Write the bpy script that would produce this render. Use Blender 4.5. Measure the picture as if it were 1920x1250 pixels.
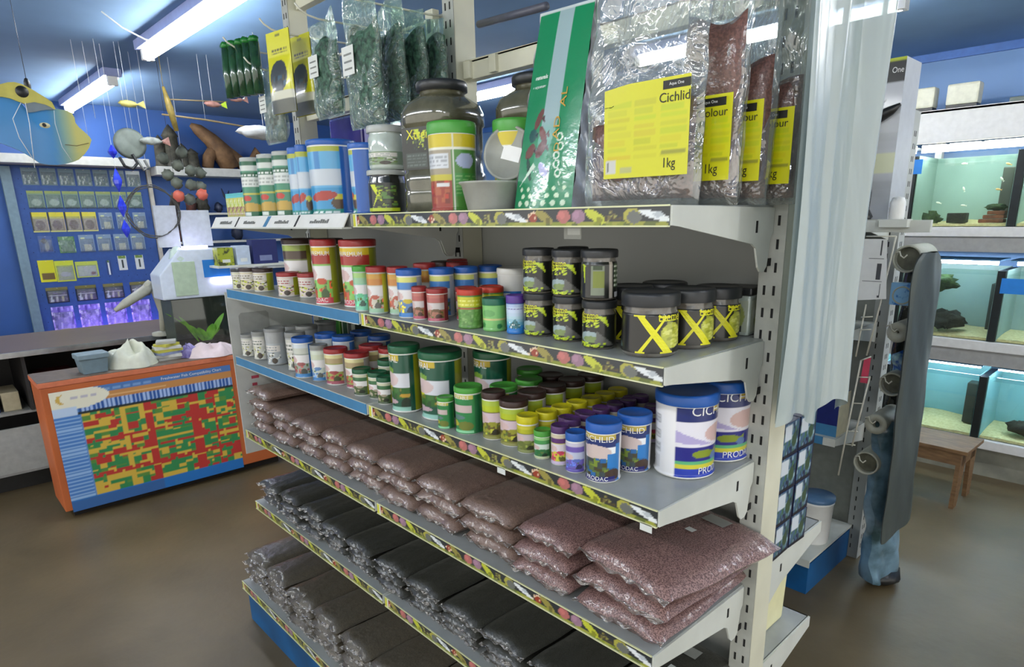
import bpy, bmesh, math, random
import numpy as np
from mathutils import Matrix, Vector
PI = math.pi
R = math.radians
random.seed(7)
rng = np.random.default_rng(11)
scene = bpy.context.scene
for o in list(bpy.data.objects): bpy.data.objects.remove(o)
C = scene.collection

# ---------------------------------------------------------------- camera, world, exposure
cam_data = bpy.data.cameras.new('camera')
cam = bpy.data.objects.new('camera', cam_data); C.objects.link(cam)
cam_data.sensor_width = 36.0; cam_data.sensor_fit = 'HORIZONTAL'
cam_data.lens = 1206.1 / 1920 * 36
cam_data.shift_x = (960 - 990.95) / 1920
cam_data.shift_y = (733.8 - 625) / 1920
cam_data.clip_start = 0.02
cam.matrix_world = (Matrix.Translation((0.5927, -1.2442, 1.6471)) @ Matrix.Rotation(0.8055161, 4, 'Z')
                    @ Matrix.Rotation(1.3069738, 4, 'X') @ Matrix.Rotation(-0.0157594, 4, 'Z'))
scene.camera = cam
world = bpy.data.worlds.new('world'); scene.world = world; world.use_nodes = True
world.node_tree.nodes['Background'].inputs[0].default_value = (1.0, 0.97, 0.9, 1)
world.node_tree.nodes['Background'].inputs[1].default_value = 1.1
scene.view_settings.view_transform = 'Standard'
scene.view_settings.look = 'None'
scene.view_settings.gamma = 1.0
scene.view_settings.exposure = 0.54
scene.view_settings.use_curve_mapping = False
TUBE_POWER = 42.0
TANK_POWER = 26.0

# ---------------------------------------------------------------- materials
def lin(c):
    c = np.asarray(c, float) / 255.0
    return np.where(c <= 0.04045, c / 12.92, ((c + 0.055) / 1.055) ** 2.4)
def L4(c): return tuple(float(v) for v in lin(c)) + (1.0,)
MATS = {}
def mat(name, rgb, rough=0.5, metal=0.0, noise=0.08, scale=30.0, bump=0.0, bscale=None, coat=0.0, spec=0.5,
        rgb2=None, mix_scale=None, emit=0.0, attr=False, trans=0.0, alpha=1.0, detail=4.0, contrast=(0.3, 0.7), coat_rough=0.08, stretch=None):
    if name in MATS: return MATS[name]
    m = bpy.data.materials.new(name); m.use_nodes = True; MATS[name] = m
    nt = m.node_tree; N = nt.nodes; K = nt.links
    b = N['Principled BSDF']
    b.inputs['Roughness'].default_value = rough; b.inputs['Metallic'].default_value = metal
    b.inputs['Coat Weight'].default_value = coat; b.inputs['Coat Roughness'].default_value = coat_rough
    b.inputs['Specular IOR Level'].default_value = spec
    b.inputs['Transmission Weight'].default_value = trans
    b.inputs['Alpha'].default_value = alpha
    tc = N.new('ShaderNodeTexCoord'); src = tc.outputs['Object']
    if stretch:
        mp = N.new('ShaderNodeMapping'); mp.inputs['Scale'].default_value = stretch
        K.new(src, mp.inputs[0]); src = mp.outputs[0]
    if attr:
        a = N.new('ShaderNodeAttribute'); a.attribute_name = 'Col'; base = a.outputs['Color']
    else:
        tx = N.new('ShaderNodeTexNoise'); tx.inputs['Scale'].default_value = mix_scale or scale; tx.inputs['Detail'].default_value = detail
        K.new(src, tx.inputs['Vector'])
        rp = N.new('ShaderNodeValToRGB')
        c1 = np.asarray(rgb, float); c2 = np.asarray(rgb2, float) if rgb2 is not None else np.clip(c1 * (1 - noise), 0, 255)
        rp.color_ramp.elements[0].position = contrast[0]; rp.color_ramp.elements[1].position = contrast[1]
        rp.color_ramp.elements[0].color = L4(c2); rp.color_ramp.elements[1].color = L4(c1)
        K.new(tx.outputs['Fac'], rp.inputs[0]); base = rp.outputs[0]
    K.new(base, b.inputs['Base Color'])
    if emit > 0:
        K.new(base, b.inputs['Emission Color']); b.inputs['Emission Strength'].default_value = emit
    if bump > 0:
        bt = N.new('ShaderNodeTexNoise'); bt.inputs['Scale'].default_value = bscale or scale; bt.inputs['Detail'].default_value = 5
        K.new(src, bt.inputs['Vector'])
        bp = N.new('ShaderNodeBump'); bp.inputs['Strength'].default_value = bump; bp.inputs['Distance'].default_value = 0.01
        K.new(bt.outputs['Fac'], bp.inputs['Height']); K.new(bp.outputs[0], b.inputs['Normal'])
        if coat > 0: K.new(bp.outputs[0], b.inputs['Coat Normal'])
    return m
def film(name, tint, lo=0.12, hi=0.6, rough=0.12, bump=0.6, bscale=14.0, body=(235, 240, 240), stretch=None, diffuse=0.5):
    """clear or milky plastic film: transparent, veiled by a glossy skin that thickens at grazing angles"""
    if name in MATS: return MATS[name]
    m = bpy.data.materials.new(name); m.use_nodes = True; MATS[name] = m
    nt = m.node_tree; N = nt.nodes; K = nt.links
    b = N['Principled BSDF']; out = N['Material Output']
    b.inputs['Base Color'].default_value = L4(body); b.inputs['Roughness'].default_value = rough
    b.inputs['Specular IOR Level'].default_value = 0.8
    tr = N.new('ShaderNodeBsdfTransparent'); tr.inputs[0].default_value = L4(tint)
    gl = N.new('ShaderNodeBsdfGlossy'); gl.inputs['Roughness'].default_value = rough
    mx0 = N.new('ShaderNodeMixShader'); mx0.inputs[0].default_value = diffuse
    mx = N.new('ShaderNodeMixShader'); lw = N.new('ShaderNodeLayerWeight'); lw.inputs['Blend'].default_value = 0.35
    mr = N.new('ShaderNodeMapRange'); mr.inputs['To Min'].default_value = lo; mr.inputs['To Max'].default_value = hi
    tc = N.new('ShaderNodeTexCoord'); bt = N.new('ShaderNodeTexNoise'); bt.inputs['Scale'].default_value = bscale; bt.inputs['Detail'].default_value = 3
    bt.inputs['Distortion'].default_value = 1.5
    mp = N.new('ShaderNodeMapping'); mp.inputs['Scale'].default_value = stretch or (1, 1, 1)
    K.new(tc.outputs['Object'], mp.inputs[0]); K.new(mp.outputs[0], bt.inputs['Vector'])
    bp = N.new('ShaderNodeBump'); bp.inputs['Strength'].default_value = bump; bp.inputs['Distance'].default_value = 0.03
    K.new(bt.outputs['Fac'], bp.inputs['Height'])
    for n in (b, gl, lw): K.new(bp.outputs[0], n.inputs['Normal'])
    K.new(lw.outputs['Facing'], mr.inputs['Value']); K.new(mr.outputs[0], mx.inputs[0])
    K.new(gl.outputs[0], mx0.inputs[1]); K.new(b.outputs[0], mx0.inputs[2])
    K.new(tr.outputs[0], mx.inputs[1]); K.new(mx0.outputs[0], mx.inputs[2]); K.new(mx.outputs[0], out.inputs[0])
    return m

STEEL = mat('shelf_enamel', (205, 208, 200), 0.42, noise=0.06, scale=8)
DECK = mat('deck_enamel', (160, 164, 162), 0.32, noise=0.08, scale=14)
CREAM = mat('upright_enamel', (214, 212, 190), 0.42, noise=0.05, scale=8)
PANEL = mat('back_panel_enamel', (172, 175, 170), 0.5, noise=0.05, scale=4)
SLOT = mat('slot_dark', (22, 22, 22), 0.8)
BLUESTRIP = mat('blue_ticket_strip', (66, 128, 172), 0.4, noise=0.06)
BLUEPAINT = mat('plinth_blue', (20, 92, 150), 0.45, noise=0.25, scale=6)
PRINT = mat('printed_label', (255, 255, 255), 0.28, attr=True, coat=0.35)
PAPER = mat('printed_paper', (255, 255, 255), 0.6, attr=True)
GLOSSPRINT = mat('printed_pouch', (255, 255, 255), 0.25, attr=True, coat=0.6, bump=0.25, bscale=12)
WHITEPL = mat('white_plastic', (232, 232, 228), 0.35, noise=0.03)
BLACKPL = mat('black_plastic', (30, 31, 32), 0.4, noise=0.2)
DARKINK = mat('dark_ink', (26, 26, 22), 0.5)
WHITEINK = mat('white_ink', (240, 240, 238), 0.45)
GOLDINK = mat('gold_ink', (190, 150, 60), 0.35, metal=0.3)
YELLOWINK = mat('yellow_ink', (232, 226, 40), 0.35)
STICKER = mat('sticker_paper', (214, 218, 214), 0.6, noise=0.05)
WIRE = mat('wire_white', (214, 212, 196), 0.35)
STRING = mat('string_white', (220, 224, 225), 0.6)
GLASS = film('tank_glass', (250, 254, 252), 0.04, 0.5, 0.03, 0.0, diffuse=0.05)
CLEARFILM = film('clear_film', (244, 248, 246), 0.2, 0.8, 0.1, 0.9, 11, diffuse=0.35)
BAGFILM = film('bag_end_film', (232, 228, 222), 0.42, 0.95, 0.14, 0.9, 40, body=(226, 218, 210), diffuse=0.5)  # whitish body puts the bright seam highlights into the film colour

# ---------------------------------------------------------------- mesh builder
TEXTCACHE = {}
def text_tris(s):
    if s in TEXTCACHE: return TEXTCACHE[s]
    cu = bpy.data.curves.new('lettering', 'FONT'); cu.body = s; cu.resolution_u = 3
    ob = bpy.data.objects.new('lettering', cu); C.objects.link(ob)
    dg = bpy.context.evaluated_depsgraph_get(); me = ob.evaluated_get(dg).to_mesh()
    me.calc_loop_triangles()
    vs = np.array([v.co[:2] for v in me.vertices]) if len(me.vertices) else np.zeros((1, 2))
    ts = [tuple(t.vertices) for t in me.loop_triangles]
    ob.evaluated_get(dg).to_mesh_clear()
    bpy.data.objects.remove(ob); bpy.data.curves.remove(cu)
    mn = vs.min(0); mx = vs.max(0); vs = vs - mn; w, h = (mx - mn)
    TEXTCACHE[s] = (vs / h, ts, w / h); return TEXTCACHE[s]

class MB:
    def __init__(s): s.v = []; s.f = []; s.m = []; s.c = []; s.sm = []; s.T = Matrix.Identity(4); s.col = (1, 1, 1)
    def add(s, vs, fs, mi=0, cols=None, smooth=False):
        n = len(s.v)
        for p in vs: s.v.append(tuple(s.T @ Vector(p)))
        if cols is None: s.c += [tuple(s.col)] * len(vs)
        else: s.c += [tuple(c) for c in cols]
        for f in fs: s.f.append(tuple(n + i for i in f)); s.m.append(mi); s.sm.append(smooth)
        return s
    def box(s, lo, hi, mi=0):
        x0, y0, z0 = lo; x1, y1, z1 = hi
        vs = [(x0, y0, z0), (x1, y0, z0), (x1, y1, z0), (x0, y1, z0), (x0, y0, z1), (x1, y0, z1), (x1, y1, z1), (x0, y1, z1)]
        return s.add(vs, [(0, 3, 2, 1), (4, 5, 6, 7), (0, 1, 5, 4), (1, 2, 6, 5), (2, 3, 7, 6), (3, 0, 4, 7)], mi)
    def lathe(s, prof, seg=28, mi=0, cx=0, cy=0, sx=1, sy=1, smooth=True):
        vs = []; fs = []
        for r, z in prof:
            for k in range(seg):
                a = 2 * PI * k / seg; vs.append((cx + sx * r * math.cos(a), cy + sy * r * math.sin(a), z))
        for i in range(len(prof) - 1):
            for k in range(seg):
                k2 = (k + 1) % seg; fs.append((i * seg + k, i * seg + k2, (i + 1) * seg + k2, (i + 1) * seg + k))
        s.add(vs, fs, mi, smooth=smooth)
        if prof[0] == prof[-1]: return s
        if prof[0][0] > 1e-5 and not (prof[1][1] == prof[0][1] and prof[1][0] < prof[0][0]): s.add([vs[k] for k in range(seg)], [tuple(reversed(range(seg)))], mi)
        if prof[-1][0] > 1e-5 and not (prof[-2][1] == prof[-1][1] and prof[-2][0] < prof[-1][0]): s.add([vs[(len(prof) - 1) * seg + k] for k in range(seg)], [tuple(range(seg))], mi)
        return s
    def grid(s, fn, nu, nv, mi=0, cf=None, smooth=True, closeu=False):
        vs = []; cs = []
        for j in range(nv + 1):
            for i in range(nu + (0 if closeu else 1)):
                u, v = i / nu, j / nv; vs.append(fn(u, v)); cs.append(cf(u, v) if cf else s.col)
        w = nu if closeu else nu + 1; fs = []
        for j in range(nv):
            for i in range(nu):
                i2 = (i + 1) % w if closeu else i + 1
                fs.append((j * w + i, j * w + i2, (j + 1) * w + i2, (j + 1) * w + i))
        return s.add(vs, fs, mi, cs, smooth)
    def canvas(s, cv, fn, mi=0, smooth=True):
        H, W, _ = cv.a.shape; vs = []; fs = []
        for j in range(H):
            for i in range(W): vs.append(fn(i / (W - 1), j / (H - 1)))
        for j in range(H - 1):
            for i in range(W - 1):
                k = j * W + i; fs.append((k, k + 1, k + W + 1, k + W))
        return s.add(vs, fs, mi, lin(cv.a.reshape(-1, 3)), smooth)
    def tube(s, pts, r, seg=8, mi=0, taper=None):
        P = [Vector(p) for p in pts]; vs = []; fs = []
        up = Vector((0, 0, 1)); last = None
        for i, p in enumerate(P):
            t = (P[min(i + 1, len(P) - 1)] - P[max(i - 1, 0)]).normalized()
            if last is None:
                a = t.cross(up) if abs(t.dot(up)) < .95 else t.cross(Vector((1, 0, 0)))
            else: a = last - t * last.dot(t)
            a.normalize(); last = a; b = t.cross(a)
            rr = r if taper is None else taper[i] if hasattr(taper, '__len__') else r
            for k in range(seg):
                an = 2 * PI * k / seg; vs.append(tuple(p + rr * (math.cos(an) * a + math.sin(an) * b)))
        for i in range(len(P) - 1):
            for k in range(seg):
                k2 = (k + 1) % seg; fs.append((i * seg + k, i * seg + k2, (i + 1) * seg + k2, (i + 1) * seg + k))
        n = len(P) - 1
        fs.append(tuple(reversed(range(seg)))); fs.append(tuple(n * seg + k for k in range(seg)))
        return s.add(vs, fs, mi, smooth=True)
    def prism(s, outline, fn, t, mi=0):
        """outline: 2D points (ccw); fn(a,b,t)->3D; extruded from 0 to t"""
        n = len(outline); vs = [fn(a, b, 0) for a, b in outline] + [fn(a, b, t) for a, b in outline]
        fs = [tuple(reversed(range(n))), tuple(range(n, 2 * n))] + [(i, (i + 1) % n, n + (i + 1) % n, n + i) for i in range(n)]
        return s.add(vs, fs, mi)
    def blob(s, c, r, seg=10, ring=6, mi=0, rough=0.0, seed=0):
        rs = random.Random(seed); ph = [rs.uniform(0, 6) for _ in range(6)]
        def fn(u, v):
            a = 2 * PI * u; b = PI * (v - .5)
            k = 1 + rough * (math.sin(3 * a + ph[0]) * math.cos(4 * b + ph[1]) + .6 * math.sin(5 * a + ph[2] + 3 * b) + .4 * math.sin(7 * b + ph[3] - 2 * a))
            return (c[0] + k * r[0] * math.cos(b) * math.cos(a), c[1] + k * r[1] * math.cos(b) * math.sin(a), c[2] + k * r[2] * math.sin(b))
        return s.grid(fn, seg, ring, mi, closeu=True)
    def text(s, string, fn, h, mi=0, sx=1.0, center=True):
        vs, ts, w = text_tris(string)
        off = -w * sx / 2 if center else 0
        P = [fn((x * sx + off) * h, y * h) for x, y in vs]
        return s.add(P, ts, mi)
    def build(s, name, mats, parent=None, bevel=0.0, loc=None):
        me = bpy.data.meshes.new(name)
        me.from_pydata(s.v, [], s.f)
        me.polygons.foreach_set('material_index', s.m); me.polygons.foreach_set('use_smooth', s.sm)
        at = me.color_attributes.new('Col', 'FLOAT_COLOR', 'POINT')
        cc = np.ones((len(s.v), 4), dtype=np.float32); cc[:, :3] = np.array(s.c, dtype=np.float32).reshape(-1, 3)
        at.data.foreach_set('color', cc.ravel())
        if not isinstance(mats, (list, tuple)): mats = [mats]
        for m in mats: me.materials.append(m)
        if bevel > 0:
            bm = bmesh.new(); bm.from_mesh(me); bmesh.ops.remove_doubles(bm, verts=bm.verts, dist=1e-6)
            bmesh.ops.recalc_face_normals(bm, faces=bm.faces)
            ed = [e for e in bm.edges if len(e.link_faces) == 2 and e.calc_face_angle(0) > 0.6]
            bmesh.ops.bevel(bm, geom=ed, offset=bevel, segments=2, affect='EDGES', profile=0.6); bm.to_mesh(me); bm.free()
        me.update()
        o = bpy.data.objects.new(name, me); C.objects.link(o)
        if parent is not None: o.parent = parent
        if loc: o.location = loc
        return o

def tag(o, label, cat, group=None, kind=None):
    o['label'] = label; o['category'] = cat
    if group: o['group'] = group
    if kind: o['kind'] = kind
    return o
def thing(name, label, cat, loc=(0, 0, 0), rz=0.0, group=None):
    o = bpy.data.objects.new(name, None); C.objects.link(o); o.empty_display_size = 0.02
    o.location = loc; o.rotation_euler = (0, 0, rz)
    return tag(o, label, cat, group)
def struct(name, mb, m, **k):
    o = mb.build(name, m, **k); o['kind'] = 'structure'; return o
def dup(root, loc, rz=0.0, label=None, group=None, scale=None):
    r = root.copy(); C.objects.link(r); r.location = loc; r.rotation_euler = (0, 0, rz)
    if scale: r.scale = scale
    if label: r['label'] = label
    if group: r['group'] = group
    for ch in list(root.children):
        c = ch.copy(); C.objects.link(c); c.parent = r
        for g in list(ch.children):
            d = g.copy(); C.objects.link(d); d.parent = c
    return r

# ---------------------------------------------------------------- canvas for printed artwork (becomes vertex colours)
class CV:
    def __init__(s, w, h, bg=(255, 255, 255)):
        s.a = np.ones((h, w, 3)) * np.array(bg, float); s.w = w; s.h = h
        s.U, s.V = np.meshgrid(np.linspace(0, 1, w), np.linspace(0, 1, h))
    def rect(s, u0, v0, u1, v1, c): s.a[(s.U >= u0) & (s.U <= u1) & (s.V >= v0) & (s.V <= v1)] = c; return s
    def ell(s, cx, cy, rx, ry, c, rot=0.0):
        x = s.U - cx; y = s.V - cy; a = x * math.cos(rot) + y * math.sin(rot); b = -x * math.sin(rot) + y * math.cos(rot)
        s.a[(a / rx) ** 2 + (b / ry) ** 2 <= 1] = c; return s
    def speck(s, u0, v0, u1, v1, cols, n=60, size=(0.02, 0.05), seed=1):
        r = random.Random(seed)
        for _ in range(n):
            s_u = r.uniform(*size); s_v = r.uniform(*size)
            cu = r.uniform(u0, u1); cv_ = r.uniform(v0, v1)
            m = (np.abs(s.U - cu) < s_u / 2) & (np.abs(s.V - cv_) < s_v) & (s.U >= u0) & (s.U <= u1) & (s.V >= v0) & (s.V <= v1)
            s.a[m] = r.choice(cols)
        return s
    def tri(s, pts, c):
        (x0, y0), (x1, y1), (x2, y2) = pts
        d = lambda ax, ay, bx, by: (s.U - bx) * (ay - by) - (ax - bx) * (s.V - by)
        a = d(x0, y0, x1, y1); b = d(x1, y1, x2, y2); e = d(x2, y2, x0, y0)
        s.a[((a >= 0) & (b >= 0) & (e >= 0)) | ((a <= 0) & (b <= 0) & (e <= 0))] = c; return s
    def fish(s, cx, cy, w, h, c, flip=1):
        s.ell(cx, cy, w / 2, h / 2, c)
        return s.tri([(cx + flip * w * .35, cy), (cx + flip * w * .75, cy + h * .45), (cx + flip * w * .75, cy - h * .45)], c)
    def dashes(s, u0, v0, u1, v1, c, rows=4, seed=3):
        r = random.Random(seed)
        for k in range(rows):
            v = v0 + (v1 - v0) * (k + .5) / rows; u = u0
            while u < u1:
                l = r.uniform(.02, .06); s.rect(u, v - .3 * (v1 - v0) / rows, min(u + l, u1), v + .15 * (v1 - v0) / rows, c); u += l + .015
        return s

# ---------------------------------------------------------------- room shell
FLOORM = mat('painted_concrete', (112, 97, 70), 0.42, rgb2=(82, 71, 50), scale=1.6, detail=7, bump=0.12, bscale=22)
CEILM = mat('ceiling_blue', (118, 154, 196), 0.85, noise=0.12, scale=1.2)
WALLM = mat('wall_blue', (98, 136, 186), 0.5, noise=0.1, scale=1.5)
WALLL = mat('wall_blue_deep', (52, 92, 160), 0.5, noise=0.1, scale=2)
XL, YB, ZC = -6.42, 4.0, 2.66
struct('floor', MB().box((-7, -4.5, -0.05), (3.5, 4.4, 0)), FLOORM)
struct('ceiling', MB().box((-7, -4.5, ZC), (3.5, 4.4, ZC + .05)), CEILM)
struct('wall_left', MB().box((XL - .1, -4.5, 0), (XL, 4.4, ZC)), WALLL)
struct('wall_back', MB().box((XL, YB, 0), (3.5, YB + .1, ZC)), WALLM)
struct('trim_1', MB().box((XL, -.49, .6), (XL + .05, -.42, 2.12)), mat('trim_grey_blue', (120, 146, 160), 0.4))
struct('trim_2', MB().box((XL, YB - .02, ZC - .05), (3.5, YB, ZC)), mat('trim_blue', (58, 104, 176), 0.5))

# ---------------------------------------------------------------- ceiling tube lights (each a batten housing with a glowing tube)
TUBE = mat('tube_glow', (250, 252, 246), 0.4, noise=0.0, emit=TUBE_POWER)
HOUS = mat('batten_housing', (150, 160, 205), 0.4, noise=0.04)
def batten(x0, x1, y, label, z=2.585):
    t = thing('ceiling_tube_light', label, 'light', ((x0 + x1) / 2, y, z), 0, 'ceiling tube lights')
    h = (x1 - x0) / 2
    MB().box((-h - .04, -.055, .025), (h + .04, .055, ZC - z)).build('housing', HOUS, t, bevel=.006)
    MB().tube([(-h, 0, -.005), (h, 0, -.005)], .026, 14).build('tube', TUBE, t)
    for s in (-1, 1): MB().box((s * h - .02, -.03, -.03), (s * h + .02, .03, .03)).build('end_cap', WHITEPL, t, bevel=.004)
    return t
batten(-3.86, -2.35, .03, 'long white tube light glowing on the ceiling above the left end of shelving')
batten(-6.28, -4.78, .05, 'farther glowing tube light hanging over the pegboard wall')
batten(-2.1, -.6, 2.36, 'bright tube light cut by top frame edge right of the plastic sheath')
for x0 in (-5.4, -3.0, -.9, 1.0): batten(x0, x0 + 1.5, -2.35, 'ceiling tube light in the aisle in front of the shelves')
for x0 in (1.0,): batten(x0, x0 + 1.5, .03, 'ceiling tube light in the row above the shelving')
for x0 in (-4.6, .2): batten(x0, x0 + 1.5, 2.36, 'ceiling tube light in the row before the fish tanks')

# ---------------------------------------------------------------- main gondola
ZD = {1: 1.663, 2: 1.401, 3: 1.139, 4: .837, 5: .522, 6: .19}
gondola = thing('gondola_shelving', 'grey steel double-sided gondola shelving frame with slotted uprights', 'shelving frame')
def upright(mb, x, y0=0.0, y1=.075, z1=2.5, z0=0.0, slots=True):
    mb.box((x - .025, y0, z0), (x + .0245, y1, z1), 0)
    mb.box((x - .025, y0 - .0008, z0), (x + .0245, y0 + .001, z1), 1)
    if slots:
        z = .05
        while z < z1:
            for dx in (-.011, .009): mb.box((x + dx - .0025, y0 - .0016, z), (x + dx + .0025, y0 + .002, z + .019), 2)
            z += .045
for x in (0.0, -1.0, -2.0):
    m = MB(); upright(m, x - .003); m.build('upright', [CREAM, mat('upright_face', (178, 180, 172), .45), SLOT], gondola, bevel=0)
for b in (0, 1):
    for i, (z0, z1) in enumerate([(.14, .44), (.445, .745), (.75, 1.05), (1.055, 1.355), (1.36, 1.66)]):
        MB().box((-b - .998, .078, z0), (-b - .002, .09, z1)).build('back_panel', PANEL, gondola, bevel=.003)
for b in (0, 1):
    m = MB().box((-b - .972, .03, 2.028), (-b - .03, .062, 2.078))
    m.box((-b - .972, .03, 2.07), (-b - .03, .075, 2.078))
    m.build('cross_rail', CREAM, gondola, bevel=.002)
MB().box((-.972, .03, 2.42), (-.03, .062, 2.47)).box((-1.972, .03, 2.42), (-1.03, .062, 2.47)).build('top_rail', CREAM, gondola, bevel=.002)
MB().box((-1.99, -.435, 0), (.02, -.42, .15)).box((-1.99, -.42, 0), (-1.975, .4, .15)).box((.005, -.42, 0), (.02, .45, .15)).build('plinth', BLUEPAINT, gondola, bevel=.002)
# rail clips on the cross rail
for x in (-.955, -.845):
    MB().box((x - .014, .018, 2.03), (x + .014, .034, 2.075)).build('rail_clip', CREAM, gondola, bevel=.002)

# ticket strips
FISHP = [(0.03, (150, 60, 40), 'crab'), (0.12, (150, 140, 70), 'leaf'), (0.27, (176, 104, 100), 'round'), (0.38, (150, 116, 136), 'round'),
         (0.50, (190, 195, 60), 'leaf'), (0.62, (110, 100, 60), 'wood'), (0.72, (170, 165, 70), 'edge'), (0.88, (225, 230, 232), 'white')]
def strip_canvas(n, seed, lead=True):
    W = 96 * n; c = CV(W, 13, (46, 50, 54)); r = random.Random(seed)
    for k in range(n):
        o = k / n; s = 1.0 / n
        for u in np.arange(0, 1, .04): c.ell(o + u * s, .02 + .06 * r.random(), .035 * s, .16, r.choice([(130, 140, 44), (96, 106, 48), (150, 152, 60)]))
        for u, col, kind in FISHP:
            u0 = o + (u + .035) * s
            if kind == 'crab':
                c.ell(u0, .5, .035 * s, .3, col)
                for q in range(6): c.ell(u0 + r.uniform(-.05, .05) * s, r.uniform(.25, .8), .01 * s, .09, (225, 200, 170))
            elif kind == 'leaf': c.ell(u0, .5, .05 * s, .42, col, .12 * s); c.ell(u0 + .03 * s, .3, .02 * s, .2, tuple(int(v * .7) for v in col))
            elif kind == 'round': c.ell(u0, .52, .05 * s, .38, col); c.ell(u0 - .015 * s, .6, .025 * s, .2, tuple(min(255, int(v * 1.12)) for v in col))
            elif kind == 'wood':
                for q in range(16): c.ell(u0 + r.uniform(-.05, .05) * s, r.uniform(.2, .75), .012 * s, .08, r.choice([(110, 100, 60), (80, 70, 45), (150, 150, 80)]))
            elif kind == 'edge': c.ell(u0 + .02 * s, .5, .055 * s, .4, col); c.ell(u0 + .035 * s, .42, .045 * s, .34, (105, 108, 104))
            else: c.ell(u0, .5, .06 * s, .3, col, .25 * s); c.ell(u0 + .02 * s, .55, .03 * s, .14, (180, 188, 194))
    if lead: c.rect(0, 0, .012, 1, (205, 205, 60)); c.rect(.012, 0, .02, 1, (225, 225, 215))
    return c
STRIPC = strip_canvas(3, 5)
def fish_strip(parent, y, w=.985, h=.031):
    m = MB()
    m.canvas(STRIPC, lambda u, v: (-w / 2 + u * w, y - .0015, -h + v * h), smooth=False)
    m.col = tuple(lin((212, 214, 170)))
    m.box((-w / 2, y - .004, -h - .0025), (w / 2, y + .001, -h)); m.box((-w / 2, y - .003, -.0015), (w / 2, y, .0012))
    m.build('ticket_strip', PRINT, parent)
def plain_strip(parent, y, mt, h=.031, w=.985):
    m = MB().box((-w / 2, y - .002, -h), (w / 2, y, 0), 0)
    m.box((-w / 2, y - .004, -h - .002), (w / 2, y, -h), 1); m.box((-w / 2, y - .003, 0), (w / 2, y, .0015), 1)
    m.build('ticket_strip', [mt, STEEL], parent)
def card_strip(parent, y):
    w = .985; m = MB()
    f = lambda a, b, t=0: (a, y - .022 + .02 * b / .036 - t, -.033 + b)
    m.prism([(-w / 2, 0), (w / 2, 0), (w / 2 + .0, .036), (-w / 2, .036)], lambda a, b, t: f(a, b, t), .003, 0)
    m.box((-w / 2, y - .028, -.037), (w / 2, y, -.033), 1)
    for x, mi in ((-.265, 2), (-.02, 3), (.2, 2)):
        m.prism([(x - .004, .002), (x + .006, .002), (x + .012, .034), (x + .002, .034)] if mi == 2 else [(x - .008, .002), (x + .016, .002), (x + .026, .034), (x + .002, .034)], lambda a, b, t: f(a, b, .003 + t), .001, mi)
    r = random.Random(5)
    for x0, n in ((-.42, 9), (-.2, 8), (.05, 8), (.29, 9)):
        for k in range(n):
            xx = x0 + k * .0125; hh = r.uniform(.006, .011)
            m.prism([(xx, .011), (xx + .0095, .011), (xx + .0095, .011 + hh), (xx, .011 + hh)], lambda a, b, t: f(a, b, .0032 + t), .0008, 4)
    m.build('ticket_strip', [WHITEPL, STEEL, DARKINK, BLUESTRIP, mat('faded_ink', (110, 112, 108), .6)], parent)

def bracket(parent, x, ext, drop=True):
    """tapered side bracket from the shelf front to the upright hooks"""
    pts = [(-ext, 0), (-ext, -.031)]
    pts += [(-ext + .02, -.033), (-.085, -.07)]
    pts += [(-.07, -.078), (-.055, -.115), (-.045, -.124), (-.03, -.124), (-.02, -.115), (-.012, -.06), (-.004, -.05), (-.004, -.004)]
    pts = list(reversed(pts))
    m = MB().prism(pts, lambda a, b, t: (x + t, a, b), .004, 0)
    m.box((x + .0038, -.075, -.05), (x + .0046, -.068, -.028), 1)
    m.box((x + .001, -.014, -.115), (x + .003, .002, -.10), 1)
    m.build('bracket', [STEEL, SLOT], parent)
def shelf(b, lv, strip, label, ext=.352):
    t = thing('gondola_shelf', label, 'shelf', (-b - .5, 0, ZD[lv]), 0, 'steel shelves on the main gondola')
    m = MB().box((-.492, -ext + .002, -.012), (.492, -.002, 0)); m.box((-.468, -.002, -.012), (.462, .077, 0))
    m.box((-.492, -ext, -.031), (.492, -ext + .004, -.0005))
    m.build('deck', DECK, t)
    bracket(t, .4925, ext); bracket(t, -.4965, ext)
    if strip == 'fish': fish_strip(t, -ext)
    elif strip == 'blue': plain_strip(t, -ext, BLUESTRIP)
    else: card_strip(t, -ext)
    return t
pos = {1: 'top', 2: 'second', 3: 'third', 4: 'fourth', 5: 'fifth'}
for lv in (1, 2, 3, 4, 5):
    for b in (0, 1):
        s = 'fish' if (b == 0 or lv >= 4) else ('cards' if lv == 1 else 'blue')
        w = {'fish': 'fish picture edge strip', 'cards': 'white price card edge', 'blue': 'plain blue edge strip'}[s]
        shelf(b, lv, s, '%s grey steel shelf from the top with %s, %s bay' % (pos[lv], w, 'right' if b == 0 else 'left'))
for b in (0, 1):
    t = thing('gondola_base_shelf', 'deep bottom shelf with fish edge strip above blue plinth, %s bay' % ('right' if b == 0 else 'left'), 'shelf', (-b - .5, 0, ZD[6]), 0, 'steel shelves on the main gondola')
    MB().box((-.492, -.448, -.03), (.492, -.004, 0)).box((-.465, -.004, -.03), (.46, .077, 0)).box((-.492, -.448, -.045), (.492, -.44, -.03)).build('deck', DECK, t)
    fish_strip(t, -.45, h=.033)
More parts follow.
